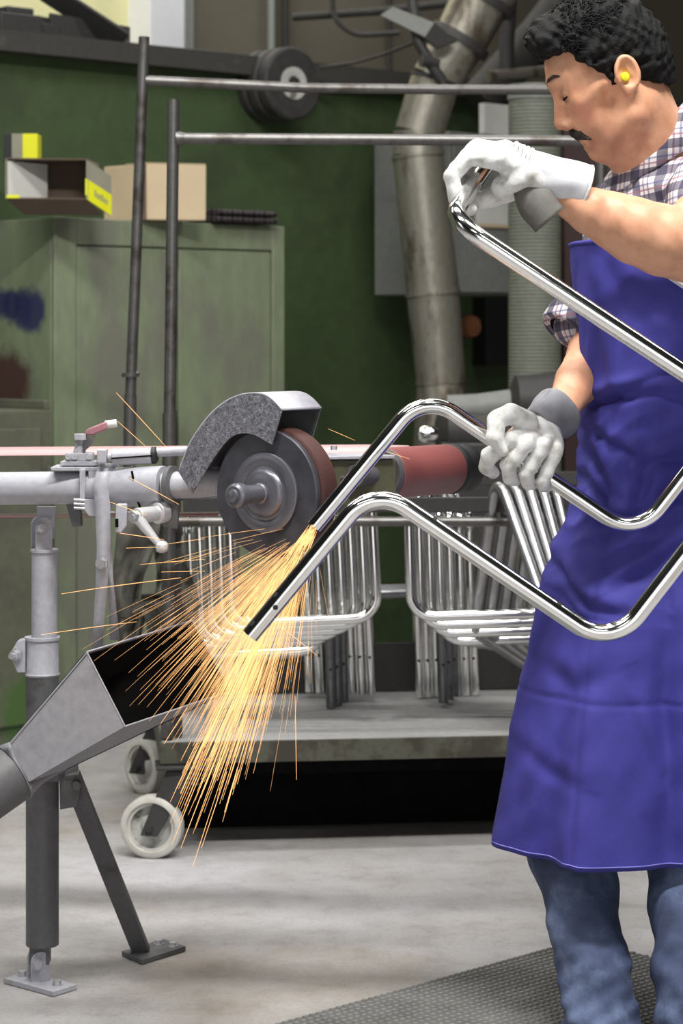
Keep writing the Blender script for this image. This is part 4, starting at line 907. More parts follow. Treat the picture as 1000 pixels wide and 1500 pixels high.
# ------------------------------------------------------------------ rubber mat
mc = flr(852, 1381); mc.z = 0
MUv = (flr(430, 1500)-flr(805, 1395)); MUv.z = 0; MUv.normalize(); MVv = V(-MUv.y, MUv.x, 0)
if MVv.y > 0: MVv = -MVv
ma = thing('rubber_mat', 'dark grey studded rubber floor mat under the worker', 'mat', mc)
ML, MWd = 1.5, 0.9
b = MB(); b.prism([mc, mc+MUv*ML, mc+MUv*ML+MVv*MWd, mc+MVv*MWd], UZ*0.008); o = obj('base', b, M['mat'], ma)
b = MB(); px_ = 0.0165
for i in range(int(ML/px_)):
    for j in range(int(MWd/px_)):
        c_ = mc+MUv*(px_*(i+0.5+0.25*(j % 2)))+MVv*(px_*(j+0.5))+UZ*0.008
        if c_.y < 3.4: continue
        a0, a1 = MUv*0.0062, MVv*0.0052; h_ = UZ*0.0035
        b.add([c_-a0-a1, c_+a0-a1, c_+a0+a1, c_-a0+a1, c_-a0*0.7-a1*0.6+h_, c_+a0*0.7-a1*0.6+h_, c_+a0*0.7+a1*0.6+h_, c_-a0*0.7+a1*0.6+h_],
              [(4,5,6,7), (0,1,5,4), (1,2,6,5), (2,3,7,6), (3,0,4,7)])
o = obj('studs', b, simple('mat_studs', rgb(120, 120, 118), 0.55, 0, 0.15, 20), ma, smooth=False); o['kind'] = 'stuff'

# ------------------------------------------------------------------ held chair frame
NRD = 3.50; W_ = V(0.094, 0.43, 0.132); HR = 0.0140
kN = [P(366, 931, NRD), P(547, 711, NRD), P(896, 950, NRD), P(1137, 636, NRD), P(660, 320, NRD)]
kF = [p_+W_ for p_ in kN]
path = kN+list(reversed(kF))
hf = thing('held_chair_frame', 'polished bent tube chair frame held by the worker against the grinding wheel', 'chair frame', kN[0])
pp = fillet(path, [0.068, 0.068, 0.07, 0.062, 0.062, 0.07, 0.068, 0.068], 14)
b = MB(); b.tube(pp, HR, 24); obj('bent_tube', b, M['chrome'], hf)
def hole(a_, b_, f_, side):
    p_ = a_.lerp(b_, f_); n_ = Vector(side); d_ = (b_-a_).normalized(); n_ = (n_-d_*n_.dot(d_)).normalized()
    m_ = MB(); m_.cyl(p_+n_*HR*0.9, p_+n_*HR*1.012, 0.0042, n=12); obj('screw_hole', m_, M['black'], hf)
hole(kN[0], kN[1], 0.06, (-0.6, -0.6, 0.3)); hole(kN[0], kN[1], 0.20, (0.1, -1, -0.1)); hole(kN[0], kN[1], 0.25, (-0.7, -0.6, 0.3))
hole(kN[1], kN[2], 0.24, (0.3, -0.6, 1)); hole(kN[1], kN[2], 0.76, (0.3, -0.6, 1)); hole(kF[1], kF[2], 0.28, (0.3, -0.6, 1))

# ------------------------------------------------------------------ the worker
MD = 4.14                                     # depth of the middle of the body
HD = 4.04                                     # depth of the middle of the head
man = thing('person', 'dark-haired man in blue apron, checked shirt and jeans gripping the chair frame', 'person', V(P(930, 0, MD).x, MD, 0))
# materials
t = NT('skin'); v = t.pos(True); n1 = t.noise(22, 5, 0.6, v); n2 = t.noise(180, 3, 0.6, v)
c = t.ramp(n1, [(0.3, rgb(196, 138, 108)), (0.55, rgb(216, 162, 130)), (0.75, rgb(224, 172, 142))])
def blob(t, c, ce, rad, col, amt=0.6):
    dn = t.n('ShaderNodeVectorMath', operation='DISTANCE'); t.l(t.n('ShaderNodeNewGeometry').outputs['Position'], dn.inputs[0]); dn.inputs[1].default_value = tuple(ce)
    m = t.n('ShaderNodeMapRange'); m.inputs[1].default_value = rad*0.35; m.inputs[2].default_value = rad; m.inputs[3].default_value = amt; m.inputs[4].default_value = 0.0; m.interpolation_type = 'SMOOTHSTEP'
    t.l(dn.outputs['Value'], m.inputs[0]); return t.mix(m.outputs[0], c, col)
c = blob(t, c, P(885, 212, HD-0.06), 0.055, rgb(150, 104, 84), 0.6)       # beard shadow along the jaw
c = blob(t, c, P(862, 222, HD-0.03), 0.022, rgb(150, 92, 84), 0.5)        # lips
c = blob(t, c, P(850, 172, HD-0.06), 0.04, rgb(214, 140, 118), 0.5)       # cheek
t.bump(n2, 0.10, 0.001); t.b.inputs['Subsurface Weight'].default_value = 0.12; t.b.inputs['Subsurface Radius'].default_value = (0.01, 0.004, 0.002)
M['skin'] = t.set(c, 0.48, 0, 0.4)
t = NT('black_hair'); v = t.pos(True, (1, 1, 1)); n1 = t.noise(60, 5, 0.7, v, 1.5)
c = t.ramp(n1, [(0.35, (0.003, 0.003, 0.0035)), (0.6, (0.009, 0.0088, 0.009)), (0.78, (0.022, 0.021, 0.021))]); t.bump(n1, 0.7, 0.006); M['hair'] = t.set(c, 0.6, 0, 0.15)
t = NT('checked_shirt'); 
def stripes(t, dirv, freq, lo, hi, ph=0.0):
    d = t.n('ShaderNodeVectorMath', operation='DOT_PRODUCT'); t.l(t.n('ShaderNodeNewGeometry').outputs['Position'], d.inputs[0]); d.inputs[1].default_value = dirv
    f = t.math('FRACT', t.math('ADD', t.math('MULTIPLY', d.outputs['Value'], freq), ph)); return t.math('MULTIPLY', t.math('GREATER_THAN', f, lo), t.math('LESS_THAN', f, hi))
c = t.mix(0.0, rgb(226, 220, 222), rgb(226, 220, 222))
for dv_, in (((0.75, -0.65, 0.12),), ((-0.12, 0.1, 1.0),)):
    c = t.mix(t.math('MULTIPLY', stripes(t, dv_, 21, 0.05, 0.42), 0.80), c, rgb(52, 46, 74))
    c = t.mix(t.math('MULTIPLY', stripes(t, dv_, 21, 0.55, 0.62), 0.7), c, rgb(150, 92, 110))
    c = t.mix(t.math('MULTIPLY', stripes(t, dv_, 21, 0.75, 0.82), 0.6), c, rgb(60, 66, 130))
t.bump(t.noise(500, 2, 0.5, t.pos(True)), 0.15, 0.001); M['shirt'] = t.set(c, 0.85)
t = NT('blue_apron'); v = t.pos(True); n1 = t.noise(5, 4, 0.6, v); n2 = t.noise(700, 2, 0.5, v); n3 = t.noise(26, 5, 0.6, v)
c = t.ramp(n1, [(0.3, rgb(58, 56, 140)), (0.7, rgb(68, 66, 154))]); c = t.mix(0.25, c, t.ramp(n3, [(0.35, (0.6, 0.6, 0.6)), (0.6, (1, 1, 1))]), 'MULTIPLY')
t.bump(t.math('ADD', n3, t.math('MULTIPLY', n2, 0.12)), 0.25, 0.004); M['apron'] = t.set(c, 0.75, 0, 0.35)
M['apron_seam'] = simple('apron_thread', rgb(112, 110, 190), 0.8)
t = NT('denim'); v = t.pos(True); n1 = t.noise(9, 5, 0.6, v); n2 = t.noise(1.0, 2, 0.5, t.pos(True, (600, 600, 250)))
c = t.ramp(n1, [(0.3, rgb(46, 54, 78)), (0.52, rgb(72, 84, 116)), (0.72, rgb(116, 132, 166))]); c = t.mix(0.4, c, t.ramp(n2, [(0.3, (0.6,0.6,0.6)), (0.6, (1,1,1))]), 'MULTIPLY')
t.bump(n1, 0.4, 0.01); M['denim'] = t.set(c, 0.85)
t = NT('white_leather'); v = t.pos(True); n1 = t.noise(40, 5, 0.6, v); n2 = t.noise(110, 4, 0.6, v)
c = t.ramp(n1, [(0.28, rgb(176, 174, 164)), (0.5, rgb(226, 226, 224)), (0.7, rgb(240, 240, 242))]); t.bump(n2, 0.3, 0.003); M['leather'] = t.set(c, 0.7)
M['canvas'] = simple('white_canvas_cuff', rgb(222, 222, 228), 0.85, 0, 0.06, 60, 0.2, 0.002)
M['suede'] = simple('grey_suede', rgb(128, 128, 134), 0.85, 0, 0.15, 40, 0.3, 0.003)
M['palm'] = simple('grey_palm_leather', rgb(104, 102, 98), 0.75, 0, 0.2, 30, 0.3, 0.003)

# head frame: f forwards, u up, l to the camera side
ca, sa = math.cos(math.radians(25)), math.sin(math.radians(25))
HO = P(880, 120, HD); hf_ = V(-ca, 0, -sa); hu_ = V(-sa, 0, ca); hl_ = V(0, -1, 0)
HRm = [list(hf_), list(hu_), list(hl_)]
def H(f, u, l=0.0): return HO+hf_*f+hu_*u+hl_*l
S = SDF((0.20, 3.60, 0.95), (0.76, 4.46, 1.90), 0.003)
S.ell(H(-0.014, 0.043), (0.098, 0.088, 0.076), HRm, 0)                                 # cranium
S.ell(H(0.030, 0.010), (0.056, 0.066, 0.062), HRm, 0.02)                               # upper face
S.ell(H(0.036, -0.040), (0.044, 0.058, 0.052), HRm, 0.02)                              # cheeks, maxilla
S.ell(H(0.046, -0.075), (0.030, 0.032, 0.034), HRm, 0.02)                              # mouth barrel
for sg in (-1, 1):
    S.cap(H(0.042, -0.112, 0.014*sg), H(-0.020, -0.078, 0.050*sg), 0.020, 0.019, 0.02)   # jaw
    S.cap(H(-0.020, -0.078, 0.050*sg), H(-0.026, -0.02, 0.056*sg), 0.019, 0.018, 0.02)
    S.cap(H(0.078, 0.036, 0.014*sg), H(0.058, 0.032, 0.044*sg), 0.010, 0.010, 0.012)     # brow
    S.cap(H(0.052, -0.018, 0.044*sg), H(0.005, -0.006, 0.062*sg), 0.015, 0.011, 0.018)   # cheek bone
    S.ell(H(0.078, 0.006, 0.031*sg), (0.013, 0.012, 0.019), HRm, 0.010, 'sub')           # eye socket
    S.ell(H(0.064, 0.004, 0.031*sg), (0.0125, 0.0125, 0.0145), HRm, 0.003)               # eyeball with lids
    S.cap(H(0.072, 0.012, 0.020*sg), H(0.068, 0.012, 0.043*sg), 0.004, 0.004, 0.004)     # upper lid fold
    S.ell(H(0.086, -0.046, 0.014*sg), (0.011, 0.009, 0.0085), HRm, 0.006)                # nostril wings
S.cap(H(0.046, -0.114, 0.0), H(0.058, -0.112, 0.0), 0.020, 0.017, 0.015)               # chin
S.cap(H(0.078, 0.014), H(0.096, -0.034), 0.0075, 0.0115, 0.010)                        # nose
S.ell(H(0.096, -0.038), (0.013, 0.011, 0.012), HRm, 0.006)
S.cap(H(0.071, -0.083, -0.018), H(0.074, -0.083, 0.018), 0.0065, 0.0065, 0.006)        # upper lip
S.cap(H(0.069, -0.096, -0.016), H(0.071, -0.096, 0.016), 0.0070, 0.0070, 0.005)        # lower lip
S.cap(H(0.080, -0.0895, -0.022), H(0.080, -0.0895, 0.022), 0.0035, 0.0035, 0.003, 'sub')
# ear (camera side and far side)
for sg in (-1, 1):
    ec = H(-0.035, -0.012, 0.080*sg); tiltE = 0.16
    R_ = [list((hf_*math.cos(0.2)+hu_*math.sin(0.2))), list((hu_*math.cos(0.2)-hf_*math.sin(0.2))), list(hl_*sg)]
    S.ell(ec, (0.021, 0.032, 0.0085), R_, 0.004)
    for k in range(18):
        q0 = -0.9+4.6*k/18; q1 = -0.9+4.6*(k+1)/18
        e_ = lambda q: ec+Vector(R_[0])*(-0.018*math.cos(q-0.2)*1.0)+Vector(R_[1])*(0.029*math.sin(q-0.2)+0.002)+hl_*sg*0.007
        S.cap(e_(q0), e_(q1), 0.0045, 0.0045, 0.003)
    S.ell(ec+hl_*sg*0.0105+hf_*0.003-hu_*0.000, (0.0135, 0.0215, 0.0125), R_, 0.003, 'sub')
    S.cap(ec+hf_*-0.004+hu_*0.012+hl_*sg*0.003, ec+hf_*-0.008-hu_*0.012+hl_*sg*0.003, 0.003, 0.003, 0.003)
    S.cap(ec-hu_*0.026+hf_*0.006, ec-hu_*0.029+hf_*0.008, 0.009, 0.008, 0.006)
    S.cap(ec+hf_*0.018-hl_*sg*0.004, ec+hf_*0.016-hu_*0.004-hl_*sg*0.001, 0.007, 0.006, 0.004)
# neck, trunk
S.cap(H(-0.045, -0.055), P(992, 292, MD-0.02), 0.060, 0.068, 0.03)
S.cap(H(0.0, -0.085), P(955, 285, MD-0.04), 0.046, 0.05, 0.03)
S.cap(P(1040, 296, 3.93), P(1025, 292, 4.36), 0.068, 0.068, 0.05)
S.ell(P(985, 430, MD+0.02), (0.135, 0.185, 0.20), None, 0.05)
S.ell(P(990, 560, MD+0.02), (0.128, 0.165, 0.18), None, 0.05)
# left arm (near the camera)
AP = [(838, 296, 3.77), (865, 309, 3.77), (900, 324, 3.775), (930, 338, 3.78), (970, 352, 3.79), (1012, 360, 3.81)]
S.chain([P(*q) for q in AP], [0.0290, 0.0385, 0.0470, 0.0545, 0.0590, 0.0610], 0.01)
S.chain([P(1012, 358, 3.81), P(1040, 330, 3.86), P(1045, 296, 3.93)], [0.060, 0.064, 0.068], 0.02)
S.chain([P(838, 296, 3.77), P(790, 268, 3.765), P(735, 240, 3.755)], [0.029, 0.022, 0.014], 0.01)      # wrist and hand inside the glove
# right arm
S.chain([P(760, 645, 3.95), P(800, 618, 3.985), P(822, 598, 4.02), P(846, 560, 4.08), P(868, 520, 4.16), P(880, 490, 4.22)], [0.026, 0.027, 0.029, 0.040, 0.046, 0.050], 0.01)
S.chain([P(880, 490, 4.22), P(940, 390, 4.30), P(1025, 292, 4.36)], [0.050, 0.058, 0.066], 0.02)
S.disp(lambda X, Y, Z: 0.0006*np.sin(X*160+Z*90)*np.sin(Y*140+Z*60))
body = sdfobj('body', S, M['skin'], man, 2)
# hair
S = SDF((HO.x-0.17, HD-0.13, HO.z-0.12), (HO.x+0.20, HD+0.13, HO.z+0.21), 0.003)
S.ell(H(-0.018, 0.050), (0.112, 0.106, 0.090), HRm, 0)
S.ell(H(0.050, 0.104), (0.050, 0.044, 0.066), HRm, 0.03)
S.ell(H(-0.085, 0.010), (0.050, 0.085, 0.076), HRm, 0.03)
n1_ = (hf_*0.80-hu_*0.60); S.plane(H(0.050, 0.074), n1_)
n2_ = (hf_*0.42-hu_*0.90); S.plane(H(0.006, -0.004), n2_)
for sg in (-1, 1):
    S.ell(H(0.068, 0.058, 0.064*sg), (0.028, 0.030, 0.04), HRm, 0.01, 'sub'); S.cap(H(-0.004, 0.02, 0.062*sg), H(-0.004, -0.012, 0.064*sg), 0.012, 0.0085, 0.008)
    S.ell(H(-0.033, -0.020, 0.088*sg), (0.024, 0.036, 0.022), HRm, 0.006, 'sub')
S.cap(H(0.062, 0.098, -0.05), H(0.062, 0.098, 0.05), 0.024, 0.024, 0.02)
def curls(X, Y, Z):
    return 0.0042*np.sin(X*105+3*np.sin(Z*60)+Y*40)*np.sin(Z*120+2.5*np.sin(Y*70)+X*35)+0.0022*np.sin(X*260+Y*180)*np.sin(Z*250-Y*160)
S.disp(curls); hair = sdfobj('hair', S, M['hair'], man, 1)
# loose tufts that break the outline
b = MB(); r_ = random.Random(3)
for k in range(1500):
    th = r_.uniform(-0.6, 3.4); la = r_.uniform(-1.2, 1.2)
    dirn = (hf_*math.cos(th)*math.cos(la)+hu_*math.sin(th)*math.cos(la)+hl_*math.sin(la))
    p_ = H(-0.012, 0.054)+hf_*(0.108*dirn.dot(hf_))+hu_*(0.102*dirn.dot(hu_))+hl_*(0.086*dirn.dot(hl_))
    rel = p_-HO; f_, u_ = rel.dot(hf_), rel.dot(hu_)
    if (f_-0.050)*0.80-(u_-0.074)*0.60 > -0.004 or (f_-0.006)*0.42-(u_+0.004)*0.90 > -0.004: continue
    sw_ = (hf_*r_.uniform(-1, 0.6)+hu_*r_.uniform(-0.7, 0.5)+hl_*r_.uniform(-0.8, 0.8))
    sw_ = (sw_-dirn*sw_.dot(dirn)).normalized(); L_ = r_.uniform(0.010, 0.022)
    b.tube([p_-dirn*0.004, p_+sw_*L_*0.5+dirn*0.006, p_+sw_*L_+dirn*r_.uniform(0.000, 0.007)], [0.0016, 0.0014, 0.0004], 4, cap=False)
o = obj('hair_tufts', b, M['hair'], hair, angle=0); o['kind'] = 'stuff'
M['brow'] = simple('brown_grey_hair', (0.060, 0.042, 0.034), 0.85, 0, 0.5, 300, 0.6, 0.003, 0.1)
# moustache, brows, lash line
S = SDF((HO.x-0.14, HD-0.06, HO.z-0.15), (HO.x+0.03, HD+0.06, HO.z+0.08), 0.0022)
for sg in (-1, 1):
    S.cap(H(0.084, -0.062, 0.002*sg), H(0.076, -0.071, 0.022*sg), 0.0068, 0.0062, 0.004); S.cap(H(0.080, -0.071, 0.003*sg), H(0.073, -0.078, 0.020*sg), 0.0060, 0.0050, 0.004)
    S.cap(H(0.075, -0.073, 0.022*sg), H(0.065, -0.086, 0.031*sg), 0.0060, 0.0028, 0.004)
S.disp(lambda X, Y, Z: 0.0010*np.sin(Y*900)*np.sin(Z*500)); sdfobj('moustache', S, simple('grizzled_hair', (0.05, 0.042, 0.038), 0.8, 0, 0.6, 300, 0.6, 0.003, 0.1), man, 1)
for sg in (-1, 1):
    b = MB(); b.tube([H(0.0885, 0.038, 0.008*sg), H(0.086, 0.041, 0.022*sg), H(0.078, 0.042, 0.038*sg), H(0.066, 0.036, 0.050*sg)], [0.002, 0.0036, 0.0034, 0.0015], 8); obj('eyebrow', b, M['brow'], man)
    b = MB(); b.tube([H(0.0745, 0.0005, 0.019*sg), H(0.0782, -0.0025, 0.031*sg), H(0.0725, -0.001, 0.045*sg)], [0.0014, 0.0024, 0.0014], 6); obj('eyelashes', b, M['hair'], man)
b = MB(); ec = H(-0.028, -0.014, 0.078); b.lathe(ec-hl_*0.004, hl_+hf_*-0.1, [(0, 0.0065), (0.012, 0.0085), (0.016, 0.0065), (0.018, 0.0)], 16, cap=False); obj('ear_plug', b, M['yellow'], man)

# shirt: trunk, shoulders, rolled right sleeve, collar
S = SDF((0.36, 3.78, 0.85), (0.80, 4.48, 1.56), 0.004)
S.cap(P(1042, 300, 3.93), P(1027, 296, 4.36), 0.080, 0.080, 0.05)
S.cap(P(985, 300, MD-0.06), P(1010, 300, MD+0.10), 0.075, 0.075, 0.05)
S.cap(P(985, 285, MD-0.07), P(1035, 232, MD-0.02), 0.080, 0.085, 0.04)
S.cap(P(1040, 222, MD-0.06), P(1042, 222, MD+0.09), 0.072, 0.072, 0.04)
S.ell(P(983, 430, MD+0.02), (0.150, 0.198, 0.215), None, 0.05)
S.ell(P(990, 590, MD+0.02), (0.140, 0.178, 0.22), None, 0.05)
S.cap(P(930, 330, MD-0.02), P(960, 420, MD), 0.10, 0.12, 0.05)
S.cap(P(1045, 300, 3.93), P(1045, 345, 3.86), 0.080, 0.074, 0.03)
S.chain([P(1025, 296, 4.36), P(940, 392, 4.30), P(858, 470, 4.22)], [0.075, 0.068, 0.058], 0.03)
# neck opening
S.cap(P(905, 225, MD-0.06), P(960, 290, MD-0.03), 0.050, 0.052, 0.01, 'sub')
S.cap(P(940, 200, MD-0.04), P(992, 285, MD-0.02), 0.068, 0.064, 0.01, 'sub')
S.disp(lambda X, Y, Z: 0.004*np.sin(X*55+Z*38+2*np.sin(Z*22))*np.sin(Y*40+Z*30)+0.002*np.sin(Z*110+X*60))
shirt = sdfobj('shirt', S, M['shirt'], man, 2)
b = MB(); a0 = P(838, 489, 4.21); ad = (P(846, 478, 4.215)-P(866, 450, 4.23)).normalized()
b.lathe(P(846, 474, 4.212), ad, [(-0.03, 0.052), (-0.028, 0.062), (0.0, 0.064), (0.024, 0.063), (0.028, 0.060), (0.026, 0.045)], 36, cap=False); obj('rolled_cuff', b, M['shirt'], shirt, angle=0)
# collar: a folded band round the neck opening
rows = []
for k in range(41):
    q = -0.25*PI+1.5*PI*k/40            # from the throat over the near side to the nape and round
    cx0 = P(966, 208, MD-0.03)
    ex = V(0.42, 0, 0.22).normalized(); 
    base = cx0+V(-0.085*math.cos(q), -0.082*math.sin(q), -0.085*math.cos(q)*0.85)
    up = V(0.010*math.cos(q), 0.006*math.sin(q), 0.032); out = V(-0.030*math.cos(q), -0.024*math.sin(q), -0.022)
    rows.append([base, base+up*0.6, base+up, base+up+out*0.25, base+up*0.7+out*0.7, base+out*1.05+V(0, 0, -0.018)])
b = MB(); b.grid(rows); obj('collar', b, M['shirt'], shirt, solid=0.003, angle=0)

# apron -----------------------------------------------------------------
fr = [(355, 838), (430, 843), (480, 847), (560, 852), (640, 857), (680, 856), (720, 849), (760, 834), (800, 815), (850, 797), (900, 786), (1000, 765), (1100, 750), (1232, 733)]
ky = [a for a, _ in fr]; kx = [b_ for _, b_ in fr]
CREASE = [([(862, 592), (900, 580), (960, 572), (1010, 580)], 9, 0.012), ([(864, 628), (900, 650), (945, 668), (1000, 664)], 8, 0.009), ([(860, 655), (885, 690), (906, 728)], 8, 0.014),
          ([(852, 690), (878, 720), (900, 752), (930, 762)], 9, 0.013), ([(932, 640), (928, 690), (920, 728), (890, 742)], 10, -0.012), ([(905, 845), (950, 822), (1010, 785)], 12, 0.014),
          ([(806, 815), (828, 850), (865, 874), (915, 882)], 9, 0.012), ([(812, 860), (850, 890), (900, 893)], 7, 0.006), ([(870, 460), (884, 540), (896, 600)], 9, 0.005), ([(880, 380), (910, 440), (960, 500)], 13, 0.004),
          ([(980, 900), (970, 1000), (978, 1120), (975, 1255)], 20, 0.020), ([(925, 1010), (945, 1070), (960, 1110)], 10, 0.006), ([(762, 1080), (800, 1110), (850, 1120)], 12, 0.004), ([(790, 960), (840, 990), (900, 960)], 14, 0.005)]
def crease(px, py):
    tot = 0.0
    for pts_, wd, amp in CREASE:
        best = 1e9; sg_ = 1; tt_ = 0; n_ = len(pts_)-1
        for i in range(n_):
            ax_, ay_ = pts_[i]; bx_, by_ = pts_[i+1]; dx, dy = bx_-ax_, by_-ay_
            k = max(0.0, min(1.0, ((px-ax_)*dx+(py-ay_)*dy)/(dx*dx+dy*dy))); ex_, ey_ = px-ax_-k*dx, py-ay_-k*dy; dd = math.hypot(ex_, ey_)
            if dd < best: best = dd; sg_ = 1 if dx*ey_-dy*ex_ > 0 else -1; tt_ = (i+k)/n_
        if best < 5*wd:
            fade = math.sin(PI*(0.06+0.88*tt_))**0.6; s_ = best*sg_/wd
            tot += amp*fade*(-math.exp(-s_*s_)+0.75*math.exp(-((s_+1.9)/1.3)**2))
    return tot
def ap(y, th):
    xf = float(np.interp(y, ky, kx)); z = CAMH-(y-HOR)/F*MD
    low = max(0.0, (y-700)/530.0)
    cxp = 985+25*low; rx = (cxp-xf)/F*MD; ry = float(np.interp(y, [355, 480, 640, 760, 900, 1232], [0.185, 0.192, 0.172, 0.180, 0.215, 0.245]))
    ct, st = math.cos(th), math.sin(th)
    ee = 0.80; sgn = lambda a: math.copysign(abs(a)**ee, a)
    n_ = V(-ct*ry, -st*rx, 0).normalized()
    p_ = V(P(cxp, 0, MD).x-rx*sgn(ct), MD-ry*sgn(st), z)
    # folds
    u_ = th/PI; d_ = 0.0
    d_ += low*(0.020*math.sin(7.0*th+1.0)+0.010*math.sin(13*th+0.4+1.2*low))*(0.3+0.7*math.sin(min(1, abs(th)*1.5)*PI/2))
    w_ = math.exp(-((y-700)/85.0)**2)
    rdg = lambda a: 1-abs(a)*2
    d_ += w_*0.020*rdg(mnoise.noise(V(th*1.6, y/42.0+th*0.7, 3.1)))*0.9-w_*0.008
    d_ += 0.010*mnoise.noise(V(th*2.2, y/130.0, 7.7))+0.004*mnoise.noise(V(th*6, y/50.0+th*2, 1.2))
    d_ -= 0.010*math.exp(-((y-(585-30*u_*2+12*math.sin(th*3)))/7.0)**2)*(1 if th > 0.25 else 0.2)
    d_ -= 0.0022*math.exp(-((y-1003-8*u_)/4.0)**2)
    d_ -= low*0.006*math.exp(-((th-0.92)/0.03)**2)
    d_ += low*0.016*math.exp(-((th-1.22)/0.14)**2)-low*0.03*math.exp(-((th-1.52)/0.12)**2)
    if -0.3 < th < 1.75: d_ += crease(500+p_.x/p_.y*F, y)
    return p_+n_*d_
rows = []
for i in range(231):
    y = 355+(1232-355)*i/230.0; t0 = -0.95; t1 = 2.3
    rows.append([ap(y, t0+(t1-t0)*j/170.0) for j in range(171)])
b = MB(); b.grid(rows); apr = obj('apron', b, M['apron'], man, angle=0, solid=0.003)
b = MB(); b.tube([ap(1226, -0.95+3.25*j/120.0)-V(0, 0.003, 0) for j in range(121)], 0.0014, 5); obj('hem_stitching', b, M['apron_seam'], apr)
b = MB(); b.tube([ap(358, -0.95+3.25*j/120.0) for j in range(121)], 0.0045, 8); obj('bib_binding', b, M['apron'], apr)
b = MB(); nk = [ap(357, 0.9), P(945, 300, MD-0.14), P(985, 235, MD-0.09), P(1015, 205, MD), P(985, 235, MD+0.09), P(945, 300, MD+0.14), ap(357, -0.6)]
# jeans ------------------------------------------------------------------
S = SDF((0.30, 3.55, 0.015), (0.80, 4.42, 0.80), 0.0045)
LD = 3.94; TDp = 3.86
S.ell(P(1000, 830, MD), (0.135, 0.165, 0.12), None, 0.04)
S.chain([P(960, 860, MD+0.04), P(872, 1130, MD), P(838, 1250, MD-0.04), P(856, 1350, 4.03), P(872, 1440, 3.97), P(884, 1512, LD)], [0.105, 0.088, 0.077, 0.064, 0.063, 0.070], 0.012)
S.chain([P(1010, 860, MD-0.02), P(1016, 1130, MD-0.06), P(1006, 1270, 4.03), P(1012, 1400, 3.93), P(1016, 1480, 3.88), P(1016, 1530, TDp)], [0.105, 0.088, 0.072, 0.066, 0.066, 0.070], 0.012)
S.plane((0, 0, 0.030), (0, 0, -1))
def jfold(X, Y, Z):
    low = np.clip((0.30-Z)/0.25, 0, 1)
    return 0.0035*np.sin(X*60+Z*40+Y*30)+low*(0.0045*np.sin(Z*75+X*45+2.0*np.sin(X*28+Y*22))+0.0016*np.sin(Z*160-X*90+Y*50))
S.disp(jfold); sdfobj('jeans', S, M['denim'], man, 1)
for (px_, d_) in ((884, LD), (1016, TDp)):
    q = P(px_, 0, d_+0.03); q.z = 0
    S = SDF((q.x-0.20, q.y-0.24, 0.008), (q.x+0.12, q.y+0.12, 0.13), 0.004); fd = V(-0.55, -0.83, 0)
    S.chain([q-fd*0.06+UZ*0.046, q+fd*0.02+UZ*0.046, q+fd*0.035+UZ*0.040], [0.034, 0.036, 0.030], 0.02)
    S.plane((0, 0, 0.012), (0, 0, -1)); sdfobj('shoe', S, M['black'], man, 1)

# left glove on the cross bar ---------------------------------------------------
bN, bF = kN[4], kF[4]; bax = (bF-bN).normalized()
gc = bN.lerp(bF, 0.56); pxm = gc.y/F
def gp(dx, dy, off): return gc+bax*off+V(dx*pxm, 0, -dy*pxm)
S = SDF((gc.x-0.07, gc.y-0.12, gc.z-0.10), (gc.x+0.14, gc.y+0.14, gc.z+0.11), 0.0028)
wr = P(790, 262, 3.765)
for i, off in enumerate((-0.040, -0.013, 0.014, 0.040)):
    e = (-4, 0, -1, 4)[i]
    K = gp(38+e*0.3, -38+e*0.4, off*0.95); A1 = gp(-4, -42+e*0.3, off); A2 = gp(-29, -14+e*0.4, off*1.02); A3 = gp(-22, 20, off*1.0); A4 = gp(-2, 33, off)
    S.chain([K, A1, A2, A3, A4], [0.0165, 0.0150, 0.0135, 0.0122, 0.0108], 0.004)
    S.chain([K, wr.lerp(K, 0.35)+bax*off*0.3, wr+bax*off*0.45], [0.0175, 0.019, 0.022], 0.010)
S.chain([gp(70, 4, 0.030), gp(44, 22, 0.040), gp(20, 30, 0.034), gp(4, 36, 0.028)], [0.020, 0.018, 0.0155, 0.013], 0.008)     # thumb under the bar
S.chain([gp(58, -4, -0.02), gp(40, 6, -0.01), gp(40, 6, 0.03)], [0.020, 0.016, 0.016], 0.010)                                       # ball of the palm
S.disp(lambda X, Y, Z: 0.0008*np.sin(X*150+Y*60+2*np.sin(Z*80))*np.sin(Y*100+Z*140))
gl = sdfobj('glove', S, M['leather'], man, 1); gl['label'] = 'white leather glove closed over the bent bar'
# gathered wrist and the split canvas cuff
def cuff(nm, par, a, bb, r0, r1, q0, q1, mat, wob=0.003, up=None, n=40, m=14):
    a = Vector(a); bb = Vector(bb); ax, u, v = basis(bb-a, up); rows = []
    for i in range(m+1):
        t_ = i/m; row = []
        for j in range(n+1):
            q = q0+(q1-q0)*j/n; r = r0+(r1-r0)*t_+wob*math.sin(q*5+t_*3)*math.sin(t_*6)
            row.append(a.lerp(bb, t_)+(u*math.cos(q)+v*math.sin(q))*r)
        rows.append(row)
    b_ = MB(); b_.grid(rows); return obj(nm, b_, mat, par, solid=0.0022, angle=0)
ca_ = P(770, 249, 3.762); cb_ = P(856, 277, 3.772)
cuff('cuff', gl, ca_, cb_, 0.034, 0.040, -1.9, 1.9, M['canvas'], 0.0015, V(0.1, -0.75, 0.65))
b = MB(); rows = []
for i in range(13):
    t_ = i/12.0; c0 = P(760, 268, 3.735).lerp(P(806, 322, 3.715), t_); hw = (0.012+0.020*math.sin(min(1, t_*1.25)*PI*0.62))
    nrm = V(0.62, 0.0, 0.55).normalized(); rows.append([c0+nrm*(hw*s_)+V(0, 0.012*(s_*s_), 0)+V(0, -0.004*math.sin(t_*4), 0) for s_ in (-1, -0.66, -0.33, 0, 0.33, 0.66, 1)])
b.grid(rows); obj('cuff_flap', b, M['palm'], gl, solid=0.0025, angle=0)
